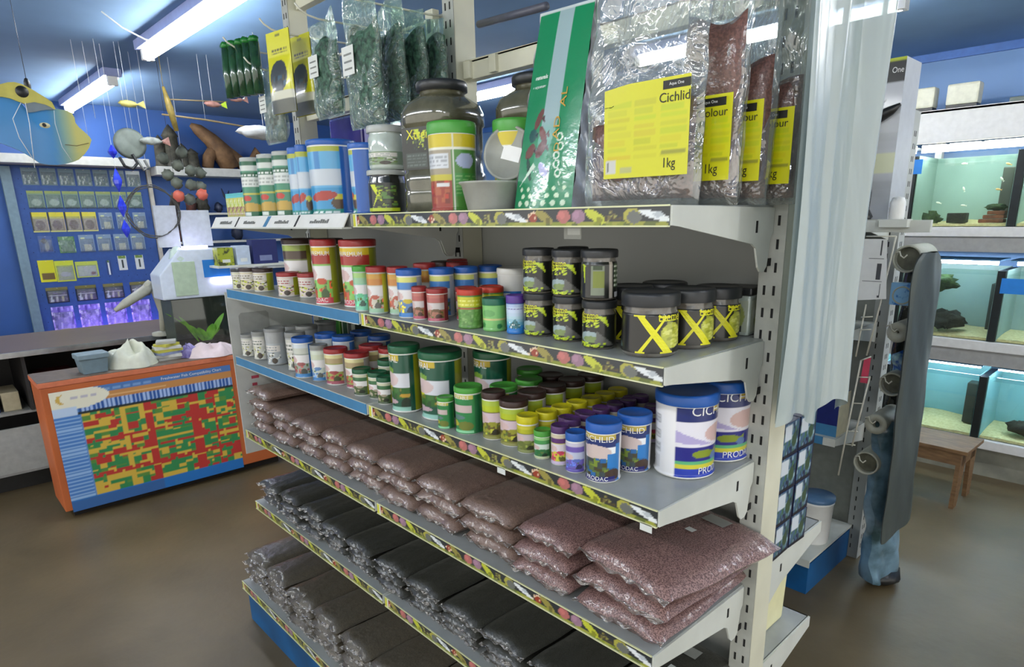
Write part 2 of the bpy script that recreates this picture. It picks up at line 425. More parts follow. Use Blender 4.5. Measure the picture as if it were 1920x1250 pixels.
# small stickers under shelf edges
for x, z, y in ((-.262, ZD[1] - .045, -.3),):
    tag(MB().box((x - .022, y, z - .012), (x + .022, y + .002, z + .012)).box((x - .012, y - .0006, z - .004), (x + .02, y, z + .008), 1).build('price_label', [PANEL, STICKER]),
        'little grey price holder hanging below the top shelf above stacked black jars', 'price label')
for i, (x, z) in enumerate(((-.03, ZD[3] - .041), (-.425, ZD[3] - .041))):
    tag(MB().box((x - .013, -.356, z - .006), (x + .013, -.3545, z + .009)).build('price_tag', STICKER),
        ['paper tag stuck below right end of third shelf strip', 'paper tag below third shelf strip above brown sand bags'][i], 'price tag')
# left end panel of the gondola
t = thing('end_panel', 'pale grey end panel with hand hole closing the left end of the shelves', 'panel', (-2.0325, 0, 0))
MB().box((-.002, -.35, .72), (.002, -.004, 1.385)).build('sheet', mat('end_panel_grey', (196, 198, 194), .5, noise=.04), t, bevel=.001)
m = MB(); 
m.prism([(-.31, 1.19), (-.30, 1.18), (-.20, 1.18), (-.19, 1.19), (-.19, 1.29), (-.2, 1.3), (-.3, 1.3), (-.31, 1.29)], lambda a, b, tt: (.0022 + tt, a, b), .0012)
m.build('hand_hole_cover', mat('hand_hole_grey', (166, 168, 164), .5), t)
m = MB()
for k, (y, z, w) in enumerate([(-.29, 1.03, .03), (-.29, 1.0, .02), (-.31, .93, .02), (-.3, .82, .02), (-.27, .79, .03)]):
    m.prism([(y, z), (y + w, z), (y + w, z + .012), (y, z + .012)], lambda a, b, tt: (.0022 + tt, a, b), .0006)
m.build('red_marks', mat('red_ink', (186, 70, 90), .5), t)

# back-side shelves of the gondola, seen at their ends
for z, ln in ((.867, .372), (.584, .366), (1.40, .372)):
    t = thing('gondola_shelf', 'end of %s grey shelf on the far side of the gondola' % {.867: 'the middle', .584: 'the lower', 1.13: 'an upper', 1.40: 'a high'}[z], 'shelf', (-.5, .09, z), 0, 'far side shelves')
    MB().box((-.49, .004, -.012), (.505, ln - .09, 0)).box((-.49, ln - .094, -.03), (.505, ln - .09, 0)).build('deck', DECK, t)
    m = MB().prism(list(reversed([(0, 0), (ln - .09, 0), (ln - .09, -.03), (.06, -.085), (0, -.12)]))[::-1], lambda a, b, tt: (.508 + tt, a, b), .005)
    m.box((.5131, .05, -.05), (.5137, .057, -.03), 1)
    m.build('bracket', [STEEL, SLOT], t)

# ---------------------------------------------------------------- tubs, pots, jars
def col_mat(nm, rgb, rough=.38): return mat(nm, rgb, rough, noise=.06, scale=20)
LID = {'brown': (58, 38, 34), 'red': (158, 44, 44), 'green': (74, 158, 58), 'blue': (34, 92, 176), 'white': (224, 224, 218), 'dkgreen': (24, 92, 58), 'teal': (34, 108, 84),
       'purple': (92, 58, 150), 'plum': (82, 48, 104), 'black': (38, 40, 42), 'grey': (136, 138, 136), 'yellow': (206, 196, 22), 'orange': (196, 60, 40), 'silver': (176, 180, 176), 'cyan': (90, 190, 196)}
LIDM = {k: col_mat('lid_' + k, v) for k, v in LID.items()}
BODY = {'white': WHITEPL, 'grey': mat('body_grey', (168, 170, 170), .4), 'clear': mat('body_clear_tint', (196, 208, 200), .12, noise=.12, scale=25, coat=.8),
        'smoke': mat('body_smoke', (120, 118, 112), .15, coat=.9, rgb2=(92, 84, 74), mix_scale=40), 'dark': mat('body_dark', (44, 46, 44), .2, coat=.8, noise=.3),
        'green': mat('body_green', (60, 140, 76), .35), 'silver': mat('body_silver', (190, 194, 190), .25, metal=.5), 'red': mat('body_darkred', (120, 36, 36), .35),
        'blue': mat('body_blue', (30, 84, 160), .35), 'olive': mat('flake_dust', (98, 96, 76), .16, coat=1.0, rgb2=(78, 76, 58), mix_scale=30)}
LIME = (150, 156, 30); PINK = (206, 178, 176)
def P_prodac(band, mid, low, side, top=(200, 180, 40), splash=(224, 222, 222), foot=None, seed=1):
    def f(c):
        c.a[:] = (232, 232, 228)
        c.rect(.22, 0, .66, 1, low); c.rect(.22, .88, .66, 1, top); c.rect(.22, .7, .66, .88, band)
        c.speck(.22, .08, .66, .4, [low, mid, tuple(min(255, int(v * 1.3)) for v in mid), (90, 110, 50)], 40, (.02, .05), seed)
        c.rect(.22, .42, .66, .68, splash); c.ell(.36, .52, .1, .11, PINK); c.ell(.3, .42, .08, .05, splash); c.ell(.52, .4, .07, .06, mid)
        c.ell(.56, .16, .055, .1, tuple(int(v * .45) for v in low)); c.fish(.36, .2, .1, .12, mid)
        c.rect(.22, 0, .66, .1, foot or band); c.rect(.66, 0, .82, 1, side)
        c.dashes(.86, .2, .98, .9, (150, 150, 150), 7, seed)
    return f
def P_small(a, b, cc, side=LIME, seed=2):
    def f(c):
        c.a[:] = a; c.speck(.2, .05, .66, .55, [b, cc, (225, 225, 215), (70, 70, 50)], 60, (.02, .045), seed)
        c.rect(.2, .6, .66, .9, (214, 210, 204)); c.dashes(.24, .62, .6, .88, cc, 2, seed); c.rect(.66, 0, .84, 1, side)
        c.ell(.55, .15, .05, .14, (60, 50, 40))
    return f
def P_xsmall(c):
    c.a[:] = (26, 27, 24)
    c.rect(.3, .9, .5, .93, (200, 220, 40)); c.speck(.28, .62, .5, .86, [(205, 222, 40), (190, 210, 40), (26, 27, 24)], 60, (.015, .03), 3)
    c.tri([(.47, .98), (.56, .94), (.6, .6)], (196, 216, 50)); c.ell(.4, .32, .11, .17, (150, 168, 170)); c.ell(.42, .25, .09, .1, (120, 140, 80))
    c.tri([(.48, .5), (.66, .05), (.46, .1)], (96, 96, 92)); c.speck(.27, .02, .56, .14, [(205, 222, 40), (150, 180, 50)], 40, (.02, .03), 4)
    c.rect(.68, .1, .8, .9, (60, 68, 44)); c.rect(.84, .1, .96, .9, (120, 126, 110)); c.dashes(.84, .2, .96, .8, (60, 80, 60), 5)
def P_xside(c):
    c.a[:] = (30, 32, 28); c.rect(.4, .08, .52, .9, (120, 130, 110)); c.rect(.42, .3, .52, .75, (118, 130, 40)); c.rect(.56, .0, .6, 1, (176, 168, 156))
    c.rect(.62, .3, .74, .95, (70, 88, 62)); c.dashes(.62, .3, .74, .95, (190, 196, 180), 5); c.rect(.63, .02, .73, .16, (210, 210, 215))
    c.tri([(.3, .95), (.34, .9), (.33, .4)], (190, 210, 40)); c.rect(.42, .78, .5, .9, (40, 60, 30))
def P_xbig(c):
    c.a[:] = (28, 27, 22); c.rect(.18, 0, .22, 1, (128, 144, 130)); c.rect(.72, 0, .76, 1, (190, 196, 190)); c.tri([(.1, .05), (.28, .1), (.14, .7)], (88, 108, 106))
    c.ell(.6, .45, .075, .33, (176, 180, 60)); c.speck(.54, .1, .68, .8, [(196, 200, 70), (150, 156, 46), (212, 214, 110)], 50, (.02, .04), 6)
    c.rect(.52, .82, .64, .85, (210, 220, 60)); c.tri([(.7, .8), (.76, .95), (.74, .3)], (120, 126, 110))
def P_cichlidbig(c):
    c.a[:] = (236, 236, 238)
    for k, v in enumerate((.72, .5, .3)): c.rect(.08, v, .25, v + .13, (205, 206, 206)); c.dashes(.09, v, .24, v + .13, (170, 170, 172), 6, k)
    c.rect(.13, .06, .24, .24, (214, 214, 216)); 
    for k in range(7): c.rect(.135, .08 + k * .022, .18, .09 + k * .022, (60, 60, 64))
    c.rect(.34, .0, .74, 1, (32, 34, 128)); c.rect(.34, .8, .74, 1, (28, 42, 108)); c.rect(.55, .93, .74, 1, (196, 170, 60))
    c.rect(.34, .44, .74, .8, (226, 224, 234)); c.ell(.62, .62, .12, .14, (208, 176, 172)); c.tri([(.34, .5), (.34, .68), (.56, .46)], (176, 166, 210))
    c.fish(.5, .33, .13, .12, (128, 146, 34)); c.ell(.58, .28, .03, .06, (90, 120, 170)); c.rect(.34, .19, .74, .235, (92, 176, 120)); c.rect(.34, .12, .74, .19, (206, 200, 60))
    c.rect(.34, 0, .74, .12, (36, 60, 170)); c.rect(.74, 0, .77, 1, (226, 226, 230))
def P_cichlidmid(c):
    c.a[:] = (236, 238, 240); c.rect(.22, .9, .6, 1, (190, 170, 80)); c.rect(.22, .74, .6, .9, (32, 50, 110)); c.rect(.6, 0, .66, 1, (40, 120, 190)); c.rect(.6, .8, .66, 1, (32, 50, 110))
    c.ell(.4, .62, .16, .16, (204, 186, 182)); c.rect(.22, .1, .6, .48, (60, 70, 74)); c.speck(.22, .1, .6, .5, [(70, 64, 40), (120, 140, 50), (40, 100, 160), (90, 110, 60)], 40, (.03, .07), 8)
    c.rect(.52, .3, .62, .6, (40, 120, 190)); c.ell(.58, .14, .08, .13, (70, 52, 40)); c.rect(.22, 0, .6, .1, (32, 34, 110)); c.rect(.66, 0, 1, 1, (226, 228, 232))
def P_spir(c):
    c.a[:] = (18, 82, 62); c.rect(.24, .9, .5, 1, (196, 170, 40)); c.ell(.36, .72, .07, .06, (120, 160, 60))
    c.rect(.2, .42, .64, .68, (214, 216, 224)); c.ell(.36, .56, .12, .13, (206, 184, 184)); c.rect(.2, .22, .64, .42, (46, 100, 40)); c.tri([(.24, .44), (.4, .44), (.3, .3)], (196, 196, 40))
    c.speck(.26, .22, .56, .4, [(60, 110, 50), (110, 120, 40), (40, 80, 40)], 30, (.02, .05), 9); c.ell(.55, .28, .06, .035, (190, 150, 50)); c.ell(.56, .12, .06, .12, (24, 46, 30))
    c.ell(.34, .16, .12, .05, (186, 160, 170)); c.rect(.2, 0, .64, .07, (140, 190, 176)); c.rect(.6, 0, .64, 1, (14, 70, 50)); c.rect(.66, 0, .84, 1, (146, 148, 28))
def P_veg(c):
    c.a[:] = (44, 130, 72); c.rect(.24, .9, .6, 1, (200, 190, 90)); c.rect(.24, .55, .58, .74, (198, 178, 176)); c.ell(.5, .2, .1, .12, (110, 120, 50)); c.ell(.34, .25, .07, .08, (176, 170, 60))
    c.ell(.4, .42, .1, .06, (90, 120, 120)); c.rect(.26, .02, .6, .08, (130, 200, 150)); c.rect(.62, 0, .7, 1, (30, 104, 60)); c.rect(.7, 0, 1, 1, (44, 140, 60))
def P_whitetub(c):
    c.a[:] = (214, 214, 208); c.rect(.3, .02, .56, .62, (34, 106, 176)); c.ell(.42, .5, .07, .08, (226, 230, 232)); c.dashes(.36, .46, .48, .54, (30, 60, 90), 1); c.dashes(.32, .1, .54, .3, (120, 160, 200), 3)
def P_greenpot(c):
    c.a[:] = (124, 190, 108); c.rect(0, .42, 1, .5, (206, 196, 130)); c.ell(.44, .7, .1, .14, (104, 168, 96)); c.ell(.6, .2, .04, .1, (46, 120, 56)); c.ell(.35, .25, .04, .1, (46, 120, 56))
def P_purple(c):
    for k in range(10): c.rect(0, k / 10, 1, (k + 1) / 10, [(44, 124, 208), (50, 132, 212), (60, 146, 214), (110, 178, 206), (150, 196, 214), (176, 208, 220), (186, 206, 226), (196, 210, 232), (190, 204, 230), (170, 188, 222)][k])
    c.tri([(.36, .2), (.5, .52), (.6, .2)], (60, 120, 130)); c.speck(.36, .18, .6, .42, [(225, 235, 235), (40, 90, 90)], 18, (.015, .03), 3); c.dashes(.32, .8, .64, .88, (90, 70, 160), 1)
def P_orange(c):
    c.a[:] = (96, 146, 70); c.rect(0, .66, 1, .96, (198, 196, 40)); c.dashes(.28, .7, .7, .9, (226, 226, 120), 2); c.rect(0, .6, 1, .65, (170, 80, 50)); c.speck(0, 0, 1, .58, [(84, 130, 62), (110, 160, 84), (130, 170, 100)], 150, (.02, .05), 5)
def P_tube(c):
    c.a[:] = (70, 140, 110); c.rect(0, .84, 1, .93, (206, 212, 206)); c.rect(0, .55, 1, .72, (218, 222, 218)); c.rect(0, .4, 1, .43, (200, 190, 80)); c.dashes(.3, .56, .7, .7, (170, 176, 172), 2)
    c.ell(.46, .34, .07, .05, (190, 60, 50)); c.ell(.5, .16, .16, .1, (196, 160, 70)); c.rect(0, 0, 1, .1, (24, 104, 70)); c.rect(.36, .02, .5, .09, (220, 230, 224)); c.rect(0, .93, 1, 1, (30, 96, 66)); c.rect(.0, .72, 1, .8, (30, 96, 66)); c.dashes(.3, .73, .7, .8, (226, 230, 226), 1)
def P_bluetube(c):
    c.a[:] = (96, 170, 214); c.rect(.0, .93, 1, 1, (170, 176, 60)); c.rect(0, .44, 1, .68, (196, 204, 212)); c.rect(.3, .68, .34, .93, (60, 130, 190)); c.rect(.44, .68, .48, .93, (60, 130, 190))
    c.rect(0, .0, 1, .4, (60, 150, 200)); c.ell(.46, .28, .1, .06, (170, 60, 50), .6); c.ell(.6, .17, .06, .1, (80, 60, 40)); c.ell(.6, .27, .06, .04, (200, 190, 60)); c.rect(0, 0, 1, .09, (40, 140, 130)); c.dashes(.34, .015, .6, .08, (226, 236, 236), 1)
def P_bigbluetub(c):
    P_bluetube(c); c.rect(.62, 0, .84, 1, (36, 92, 172)); c.ell(.5, .28, .09, .06, (170, 60, 50), .6)
def P_tubjar(c):
    c.a[:] = (40, 44, 40); c.tri([(.36, .95), (.42, .95), (.52, .1)], (205, 216, 40)); c.tri([(.5, .8), (.46, .8), (.38, .1)], (190, 205, 40)); c.speck(.44, .1, .62, .9, [(120, 140, 50), (60, 70, 40), (90, 130, 60)], 40, (.02, .06), 5)
    c.rect(.3, .0, .64, .12, (190, 205, 40))
def P_yellowtub(c):
    c.a[:] = (70, 130, 50); c.rect(0, .82, 1, 1, (206, 186, 40)); c.rect(.3, .0, .52, .8, (160, 150, 130)); c.rect(.3, .56, .5, .76, (206, 210, 214)); c.dashes(.31, .58, .49, .74, (160, 164, 170), 3)
    c.rect(.3, .0, .52, .4, (150, 60, 46)); c.speck(.32, .1, .5, .4, [(186, 66, 50), (120, 50, 40), (170, 90, 60)], 24, (.03, .06), 3); c.rect(.3, .4, .52, .48, (190, 180, 60)); c.rect(.4, .33, .5, .37, (214, 214, 216))
    c.rect(.53, 0, .54, 1, (210, 214, 200)); c.ell(.62, .66, .07, .1, (170, 180, 210)); c.rect(.54, .2, .74, .5, (60, 140, 60)); c.dashes(.55, .22, .72, .48, (130, 180, 110), 6); c.rect(.3, .8, .76, .83, (226, 226, 210))
K = {
 # kind: lid colour, lid height fraction, body, label z range, painter, label half-span, base ring
 'brown_small': ('brown', .17, 'white', (.05, .8), P_small((206, 196, 168), (176, 190, 40), (120, 110, 80)), 'pot'),
 'red_small': ('red', .17, 'white', (.05, .8), P_small((214, 200, 190), (190, 196, 60), (170, 90, 90)), 'pot'),
 'dark_small': ('black', .15, 'white', (.05, .82), P_small((200, 200, 170), (176, 190, 40), (110, 110, 60), (120, 126, 60)), 'pot'),
 'brown_big': ('brown', .1, 'white', (.03, .88), P_prodac((78, 60, 48), (150, 170, 60), (120, 130, 80), (132, 136, 34), (150, 170, 70), seed=3), 'tub'),
 'red_big': ('red', .1, 'white', (.03, .88), P_prodac((164, 50, 40), (190, 80, 44), (130, 190, 90), (136, 142, 26), (216, 186, 40), foot=(200, 70, 86), seed=4), 'tub'),
 'lime_green': ('green', .12, 'clear', (.04, .85), P_prodac((150, 196, 160), (90, 190, 140), (120, 196, 170), (170, 180, 50), (160, 200, 120), foot=(120, 200, 170), seed=5), 'pot'),
 'lime_red': ('red', .12, 'clear', (.04, .85), P_prodac((196, 130, 60), (180, 90, 70), (200, 196, 180), (180, 184, 50), (200, 150, 60), foot=(150, 190, 160), seed=6), 'pot'),
 'blue_mid': ('blue', .13, 'white', (.03, .84), P_prodac((70, 130, 196), (200, 180, 50), (90, 130, 180), (176, 178, 186), (214, 216, 120), foot=(60, 130, 200), seed=7), 'pot'),
 'pink_red': ('red', .15, 'white', (.04, .82), P_prodac((180, 96, 92), (110, 80, 50), (170, 110, 90), (130, 40, 40), (190, 110, 100), splash=(205, 196, 196), foot=(190, 90, 110), seed=8), 'pot'),
 'orange': ('orange', .15, 'green', (.0, .84), P_orange, 'pot'),
 'white_tub': ('white', .14, 'white', (.0, .84), P_whitetub, 'tub'),
 'green_pot': ('teal', .2, 'green', (.0, .78), P_greenpot, 'pot'),
 'purple_pot': ('purple', .2, 'blue', (.0, .78), P_purple, 'pot'),
 'x_small': ('black', .16, 'smoke', (.04, .72), P_xsmall, 'jar'),
 'x_side': ('black', .16, 'smoke', (.04, .76), P_xside, 'jar'),
 'x_big': ('black', .22, 'smoke', (.07, .68), P_xbig, 'jar'),
 'grey_pot': ('grey', .14, 'grey', (.04, .82), P_small((196, 196, 186), (180, 180, 90), (110, 120, 110), (168, 170, 170), 5), 'pot'),
 'grey_plain': ('grey', .1, 'grey', (.04, .6), P_small((168, 174, 178), (158, 166, 170), (150, 156, 160), (168, 174, 178), 5), 'pot'),
 'blue_pot': ('blue', .12, 'white', (.03, .85), P_prodac((196, 200, 190), (150, 80, 80), (150, 160, 150), (44, 108, 184), (206, 214, 220), foot=(60, 130, 190), seed=11), 'pot'),
 'cyan_pot': ('grey', .12, 'grey', (.03, .85), P_prodac((196, 204, 180), (90, 130, 180), (190, 200, 190), (210, 216, 216), (206, 214, 200), foot=(50, 120, 180), seed=12), 'pot'),
 'red_pot': ('red', .13, 'white', (.04, .84), P_prodac((170, 150, 110), (150, 60, 60), (150, 160, 80), (166, 160, 156), (214, 206, 150), foot=(160, 80, 96), seed=13), 'pot'),
 'green_small': ('dkgreen', .17, 'white', (.04, .8), P_prodac((60, 110, 70), (160, 150, 130), (70, 90, 50), (146, 150, 30), (206, 206, 180), foot=(60, 80, 50), seed=14), 'pot'),
 'spirulina': ('dkgreen', .11, 'white', (.03, .87), P_spir, 'tub'),
 'veg': ('green', .12, 'white', (.02, .85), P_veg, 'pot'),
 'brown_pot': ('brown', .14, 'white', (.03, .83), P_prodac((176, 190, 40), (150, 150, 50), (96, 84, 40), (196, 194, 196), (170, 190, 70), splash=(206, 186, 196), foot=(130, 130, 60), seed=15), 'pot'),
 'yellow_pot': ('yellow', .2, 'white', (.03, .76), P_prodac((176, 176, 40), (120, 130, 60), (100, 110, 50), (180, 180, 178), (200, 190, 60), splash=(190, 176, 180), foot=(120, 130, 70), seed=16), 'pot'),
 'green_tiny': ('green', .2, 'white', (.03, .78), P_prodac((70, 150, 80), (40, 110, 60), (40, 104, 56), (46, 110, 54), (150, 200, 130), splash=(200, 216, 206), foot=(180, 190, 150), seed=17), 'pot'),
 'plum_pot': ('plum', .18, 'white', (.03, .8), P_prodac((90, 50, 110), (190, 60, 90), (200, 196, 60), (90, 60, 130), (206, 196, 170), splash=(214, 206, 214), foot=(196, 180, 210), seed=18), 'pot'),
 'blue_tiny': ('blue', .2, 'white', (.03, .76), P_prodac((110, 90, 170), (90, 110, 190), (110, 96, 180), (226, 228, 236), (200, 196, 214), splash=(190, 196, 220), foot=(90, 80, 170), seed=19), 'pot'),
 'cichlid_mid': ('blue', .16, 'white', (.03, .82), P_cichlidmid, 'tub'),
 'cichlid_big': ('blue', .13, 'white', (.03, .86), P_cichlidbig, 'tub'),
 'flake_tube': ('silver', .07, 'green', (.0, .93), P_tube, 'tube'),
 'blue_tube': ('blue', .1, 'white', (.0, .9), P_bluetube, 'tube'),
 'blue_tub': ('blue', .08, 'white', (.0, .9), P_bigbluetub, 'tub'),
 'lime_jar': ('silver', .12, 'dark', (.05, .7), P_tubjar, 'jar'),
 'clear_jar': ('silver', .16, 'clear', (.1, .4), P_small((130, 150, 120), (110, 140, 60), (150, 160, 150), (130, 150, 130)), 'jar'),
 'yellow_tub': ('green', .14, 'white', (.0, .85), P_yellowtub, 'tub'),
}
TEXTS = {
 'red_big': [('SUPERPREMIUM', .013, .76, -.42, WHITEINK, .8), ('PRODAC', .012, .05, -.42, WHITEINK, 1)],
 'spirulina': [('SPIRAL', .017, .76, -.75, WHITEINK, .8)],
 'veg': [('VEGETABLE', .009, .76, -.45, WHITEINK, .8)],
 'x_small': [('Xtreme', .010, .66, -.75, YELLOWINK, 1), ('Krill Flake', .007, .58, -.75, YELLOWINK, 1)],
 'cichlid_big': [('CICHLID', .02, .77, .38, WHITEINK, 1), ('PRODAC', .014, .06, .5, WHITEINK, 1)],
 'cichlid_mid': [('CICHLID', .012, .7, -.5, WHITEINK, 1.1), ('PRODAC', .008, .045, -.55, WHITEINK, 1.1)],
 'white_tub': [],
}
POTCACHE = {}
def pot_mesh(kind, r, h):
    lid, lf, body, (l0, l1), painter, cls = K[kind]
    lh = max(h * lf, .008); zb = h - lh
    b = MB()
    if cls == 'jar': prof = [(r * .9, 0), (r * .97, .003), (r * .99, h * .05), (r * .97, zb * .84), (r * .9, zb * .93), (r * .9, zb)]
    elif cls == 'tube': prof = [(r * .98, 0), (r, .002), (r, zb)]
    else: prof = [(r * .93, 0), (r * .98, .0015), (r * .99, .005), (r * .94, .007), (r * .985, zb - .004), (r * .99, zb)]
    b.lathe(prof, 36)
    l = MB(); lr = r * (1.03 if cls != 'tube' else .97)
    l.lathe([(lr * .99, zb), (lr, zb + lh * .15), (lr, h - lh * .22), (lr * .97, h - lh * .05), (lr * .9, h), (lr * .86, h - .0012), (1e-6, h - .0012)], 36)
    W, H = (78, 44) if r < .034 else (110, 64)
    cv = CV(W, H); painter(cv)
    z0, z1 = l0 * h, l1 * h
    def rad(z):
        return (np.interp(z, [p[1] for p in prof], [p[0] for p in prof])) + .0006
    def fn(u, v):
        a = (u - .5) * 2 * PI; z = z0 + (z1 - z0) * v; rr = rad(z); return (rr * math.sin(a), -rr * math.cos(a), z)
    lab = MB().canvas(cv, fn)
    mats = [PRINT]; sc = r
    for s, th, tz, ang, mt, sx in TEXTS.get(kind, []):
        if mt not in mats: mats.append(mt)
        hh = th * (h / {'red_big': .193, 'spirulina': .18, 'veg': .117, 'x_small': .091, 'cichlid_big': .172, 'cichlid_mid': .122}[kind])
        def tf(x, y, tz=tz, ang=ang):
            z = h * tz + y; rr = rad(z) + .0006; a = ang + x / rr; return (rr * math.sin(a), -rr * math.cos(a), z)
        lab.text(s, tf, hh, mats.index(mt), sx)
    if kind == 'x_big':
        mats += [YELLOWINK]
        def cf(x, z):
            rr = rad(z) + .0009; a = x / rr; return (rr * math.sin(a), -rr * math.cos(a), z)
        zc, zt, zz = h * .37, h * .66, h * .08
        def stroke(x0, y0, x1, y1, w0, w1, n=10):
            g = lambda u, v: cf(x0 + (x1 - x0) * u + (v - .5) * (w0 + (w1 - w0) * u), y0 + (y1 - y0) * u)
            lab.grid(g, n, 2, 1, smooth=False)
        stroke(-.030, zt, .024, zz, .013, .018); stroke(.018, zt * .97, -.030, zz, .005, .008)
        stroke(-.038, zt, -.015, zt, .003, .003, 3)
        lab.grid(lambda u, v: cf(-.042 + u * .022, zt - .0025 + v * .003), 5, 1, 1); lab.grid(lambda u, v: cf(.006 + u * .022, zt * .97 - .002 + v * .003), 5, 1, 1)
        lab.grid(lambda u, v: cf(-.038 + u * .018, zz - .001 + v * .003), 5, 1, 1); lab.grid(lambda u, v: cf(.008 + u * .026, zz - .001 + v * .003), 5, 1, 1)
        lab.text('treme', lambda x, y: cf(.028 + x, zt * .86 + y), .013, 1, .9)
    return (b, l, lab, mats, body, lid)
def pot(kind, x, y, z, r, h, yaw, label, group=None, cat=None):
    key = (kind, round(r, 3), round(h, 3))
    if key in POTCACHE:
        return dup(POTCACHE[key], (x, y, z), R(yaw + 12), label, group)
    cls = K[kind][5]
    t = thing({'pot': 'fish_food_pot', 'tub': 'fish_food_tub', 'jar': 'fish_food_jar', 'tube': 'fish_food_tube'}[cls], label, cat or {'pot': 'pot', 'tub': 'tub', 'jar': 'jar', 'tube': 'tube'}[cls], (x, y, z), R(yaw + 12), group)
    b, l, lab, mats, body, lid = pot_mesh(kind, r, h)
    bo = b.build('body', BODY[body], t); l.build('lid', LIDM[lid], t); lab.build('printed_label', mats, bo)
    POTCACHE[key] = t
    return t
Z2, Z3, Z1 = ZD[2] + .0005, ZD[3] + .0005, ZD[1] + .0005
# second shelf from the top
pot('dark_small', -1.955, -.312, Z2, .029, .076, 25, 'small black-lidded pot at the far left front of second shelf')
pot('brown_small', -1.882, -.303, Z2, .035, .083, 25, 'brown-lidded lime pot, second from left end of second shelf')
pot('brown_small', -1.80, -.285, Z2, .035, .083, 18, 'brown-lidded lime pot right beside a taller brown-lidded tub')
pot('brown_big', -1.655, -.205, Z2, .056, .188, 22, 'large brown-lidded tub with olive side panel on second shelf')
pot('brown_big', -1.525, -.165, Z2, .056, .188, 12, 'second brown-lidded tub half hidden beside large red-lidded tub')
pot('red_small', -1.575, -.292, Z2, .036, .08, 25, 'left one of two small red-lidded pots before brown-lidded tubs')
pot('red_small', -1.478, -.262, Z2, .036, .08, 25, 'right one of two small red-lidded pots before brown-lidded tubs')
pot('red_big', -1.259, -.311, Z2, .037, .193, 20, 'tall red-lidded tub, left one of the pair')
pot('red_big', -1.133, -.268, Z2, .052, .193, 28, 'wide red-lidded tub with olive side panel, right of pair')
pot('lime_green', -1.029, -.322, Z2, .024, .125, 22, 'slim light-green-lidded pot beside the big red-lidded tub')
pot('lime_red', -.957, -.318, Z2, .027, .126, 22, 'red-lidded clear-labelled pot, left of two near middle of second shelf')
pot('lime_red', -.897, -.290, Z2, .027, .126, 30, 'red-lidded lime pot immediately left of blue-lidded pot')
pot('blue_mid', -.829, -.300, Z2, .032, .124, 25, 'foremost blue-lidded pot on second shelf')
pot('blue_mid', -.786, -.228, Z2, .032, .124, 25, 'second blue-lidded pot from the front of second shelf')
pot('blue_mid', -.770, -.160, Z2, .032, .124, 25, 'third blue-lidded pot from the front of second shelf')
pot('blue_mid', -.752, -.090, Z2, .032, .124, 30, 'rearmost blue-lidded pot of the row on second shelf')
for i, (x, y) in enumerate(((-.90, -.2), (-.93, -.12), (-.87, -.11), (-.96, -.04))):
    pot('lime_red' if i != 1 else 'brown_pot', x, y, Z2, .03, .13, 20, ['lidded pot hidden behind the two red-lidded lime pots', 'brown-lidded pot deep behind red-lidded lime pots', 'red-lidded pot deep behind the blue-lidded row', 'farthest red-lidded pot near the middle upright'][i])
pot('pink_red', -.776, -.342 + .035, Z2, .019, .083, 20, 'slim pink-labelled red-lidded pot, left of front pair')
pot('pink_red', -.717, -.295, Z2, .026, .082, 25, 'pink-labelled red-lidded pot, right of front pair on second shelf')
pot('pink_red', -.682, -.232, Z2, .026, .082, 25, 'dark red pot behind the orange-lidded pot')
pot('pink_red', -.655, -.172, Z2, .026, .082, 25, 'red-lidded pot second back behind the orange-lidded pot')
pot('orange', -.580, -.302, Z2, .029, .09, 20, 'orange-lidded pot with yellow and green label')
pot('orange', -.592, -.225, Z2, .029, .088, 20, 'orange-lidded pot hidden behind its twin before white tub')
pot('white_tub', -.655, -.09, Z2, .045, .122, 35, 'white tub with blue label behind the green pot')
pot('green_pot', -.508, -.290, Z2, .027, .074, 25, 'light green pot with dark green lid on second shelf')
pot('purple_pot', -.443, -.284, Z2, .021, .084, 30, 'sky blue pot with purple lid beside black jars')
xl = ['bottom left black jar of the stacked black jars', 'bottom middle black jar of the stacked black jars', 'bottom right black jar of the stacked black jars']
for i, (x, y, r) in enumerate(((-.388, -.267, .033), (-.300, -.268, .033), (-.205, -.285, .033))):
    pot('x_small', x, y, Z2, r, .092, 28, xl[i])
tl = ['top left black jar of the stack on second shelf', 'top middle black jar of the stack on second shelf']
for i, (x, y) in enumerate(((-.388, -.267), (-.302, -.268))): pot('x_small', x, y, Z2 + .092, .033, .092, 26, tl[i])
pot('x_side', -.215, -.275, Z2 + .092, .035, .094, 38, 'top right black jar turned to show its back label')
for i, (x, y) in enumerate(((-.36, -.19), (-.27, -.19), (-.36, -.11))):
    pot('x_small', x, y, Z2, .033, .092, 26, ['black jar behind the left stacked pair', 'black jar behind the middle stacked pair', 'black jar deep behind the left stacked pair'][i])
pot('x_small', -.36, -.19, Z2 + .092, .033, .092, 26, 'black-lidded jar behind the top left stacked jar')
pot('x_big', -.098, -.268, Z2, .052, .115, 36, 'largest front black jar with big yellow letter X')
pot('x_big', -.086, -.158, Z2, .048, .112, 40, 'second big black jar behind the front yellow X jar')
pot('x_big', -.084, -.056, Z2, .046, .108, 40, 'third big black jar with yellow X towards the upright')
pot('x_big', -.205, -.19, Z2, .046, .112, 30, 'big black jar hidden left of second yellow X jar')
pot('x_big', -.19, -.09, Z2, .046, .112, 30, 'big black jar hidden deep beside the third X jar')
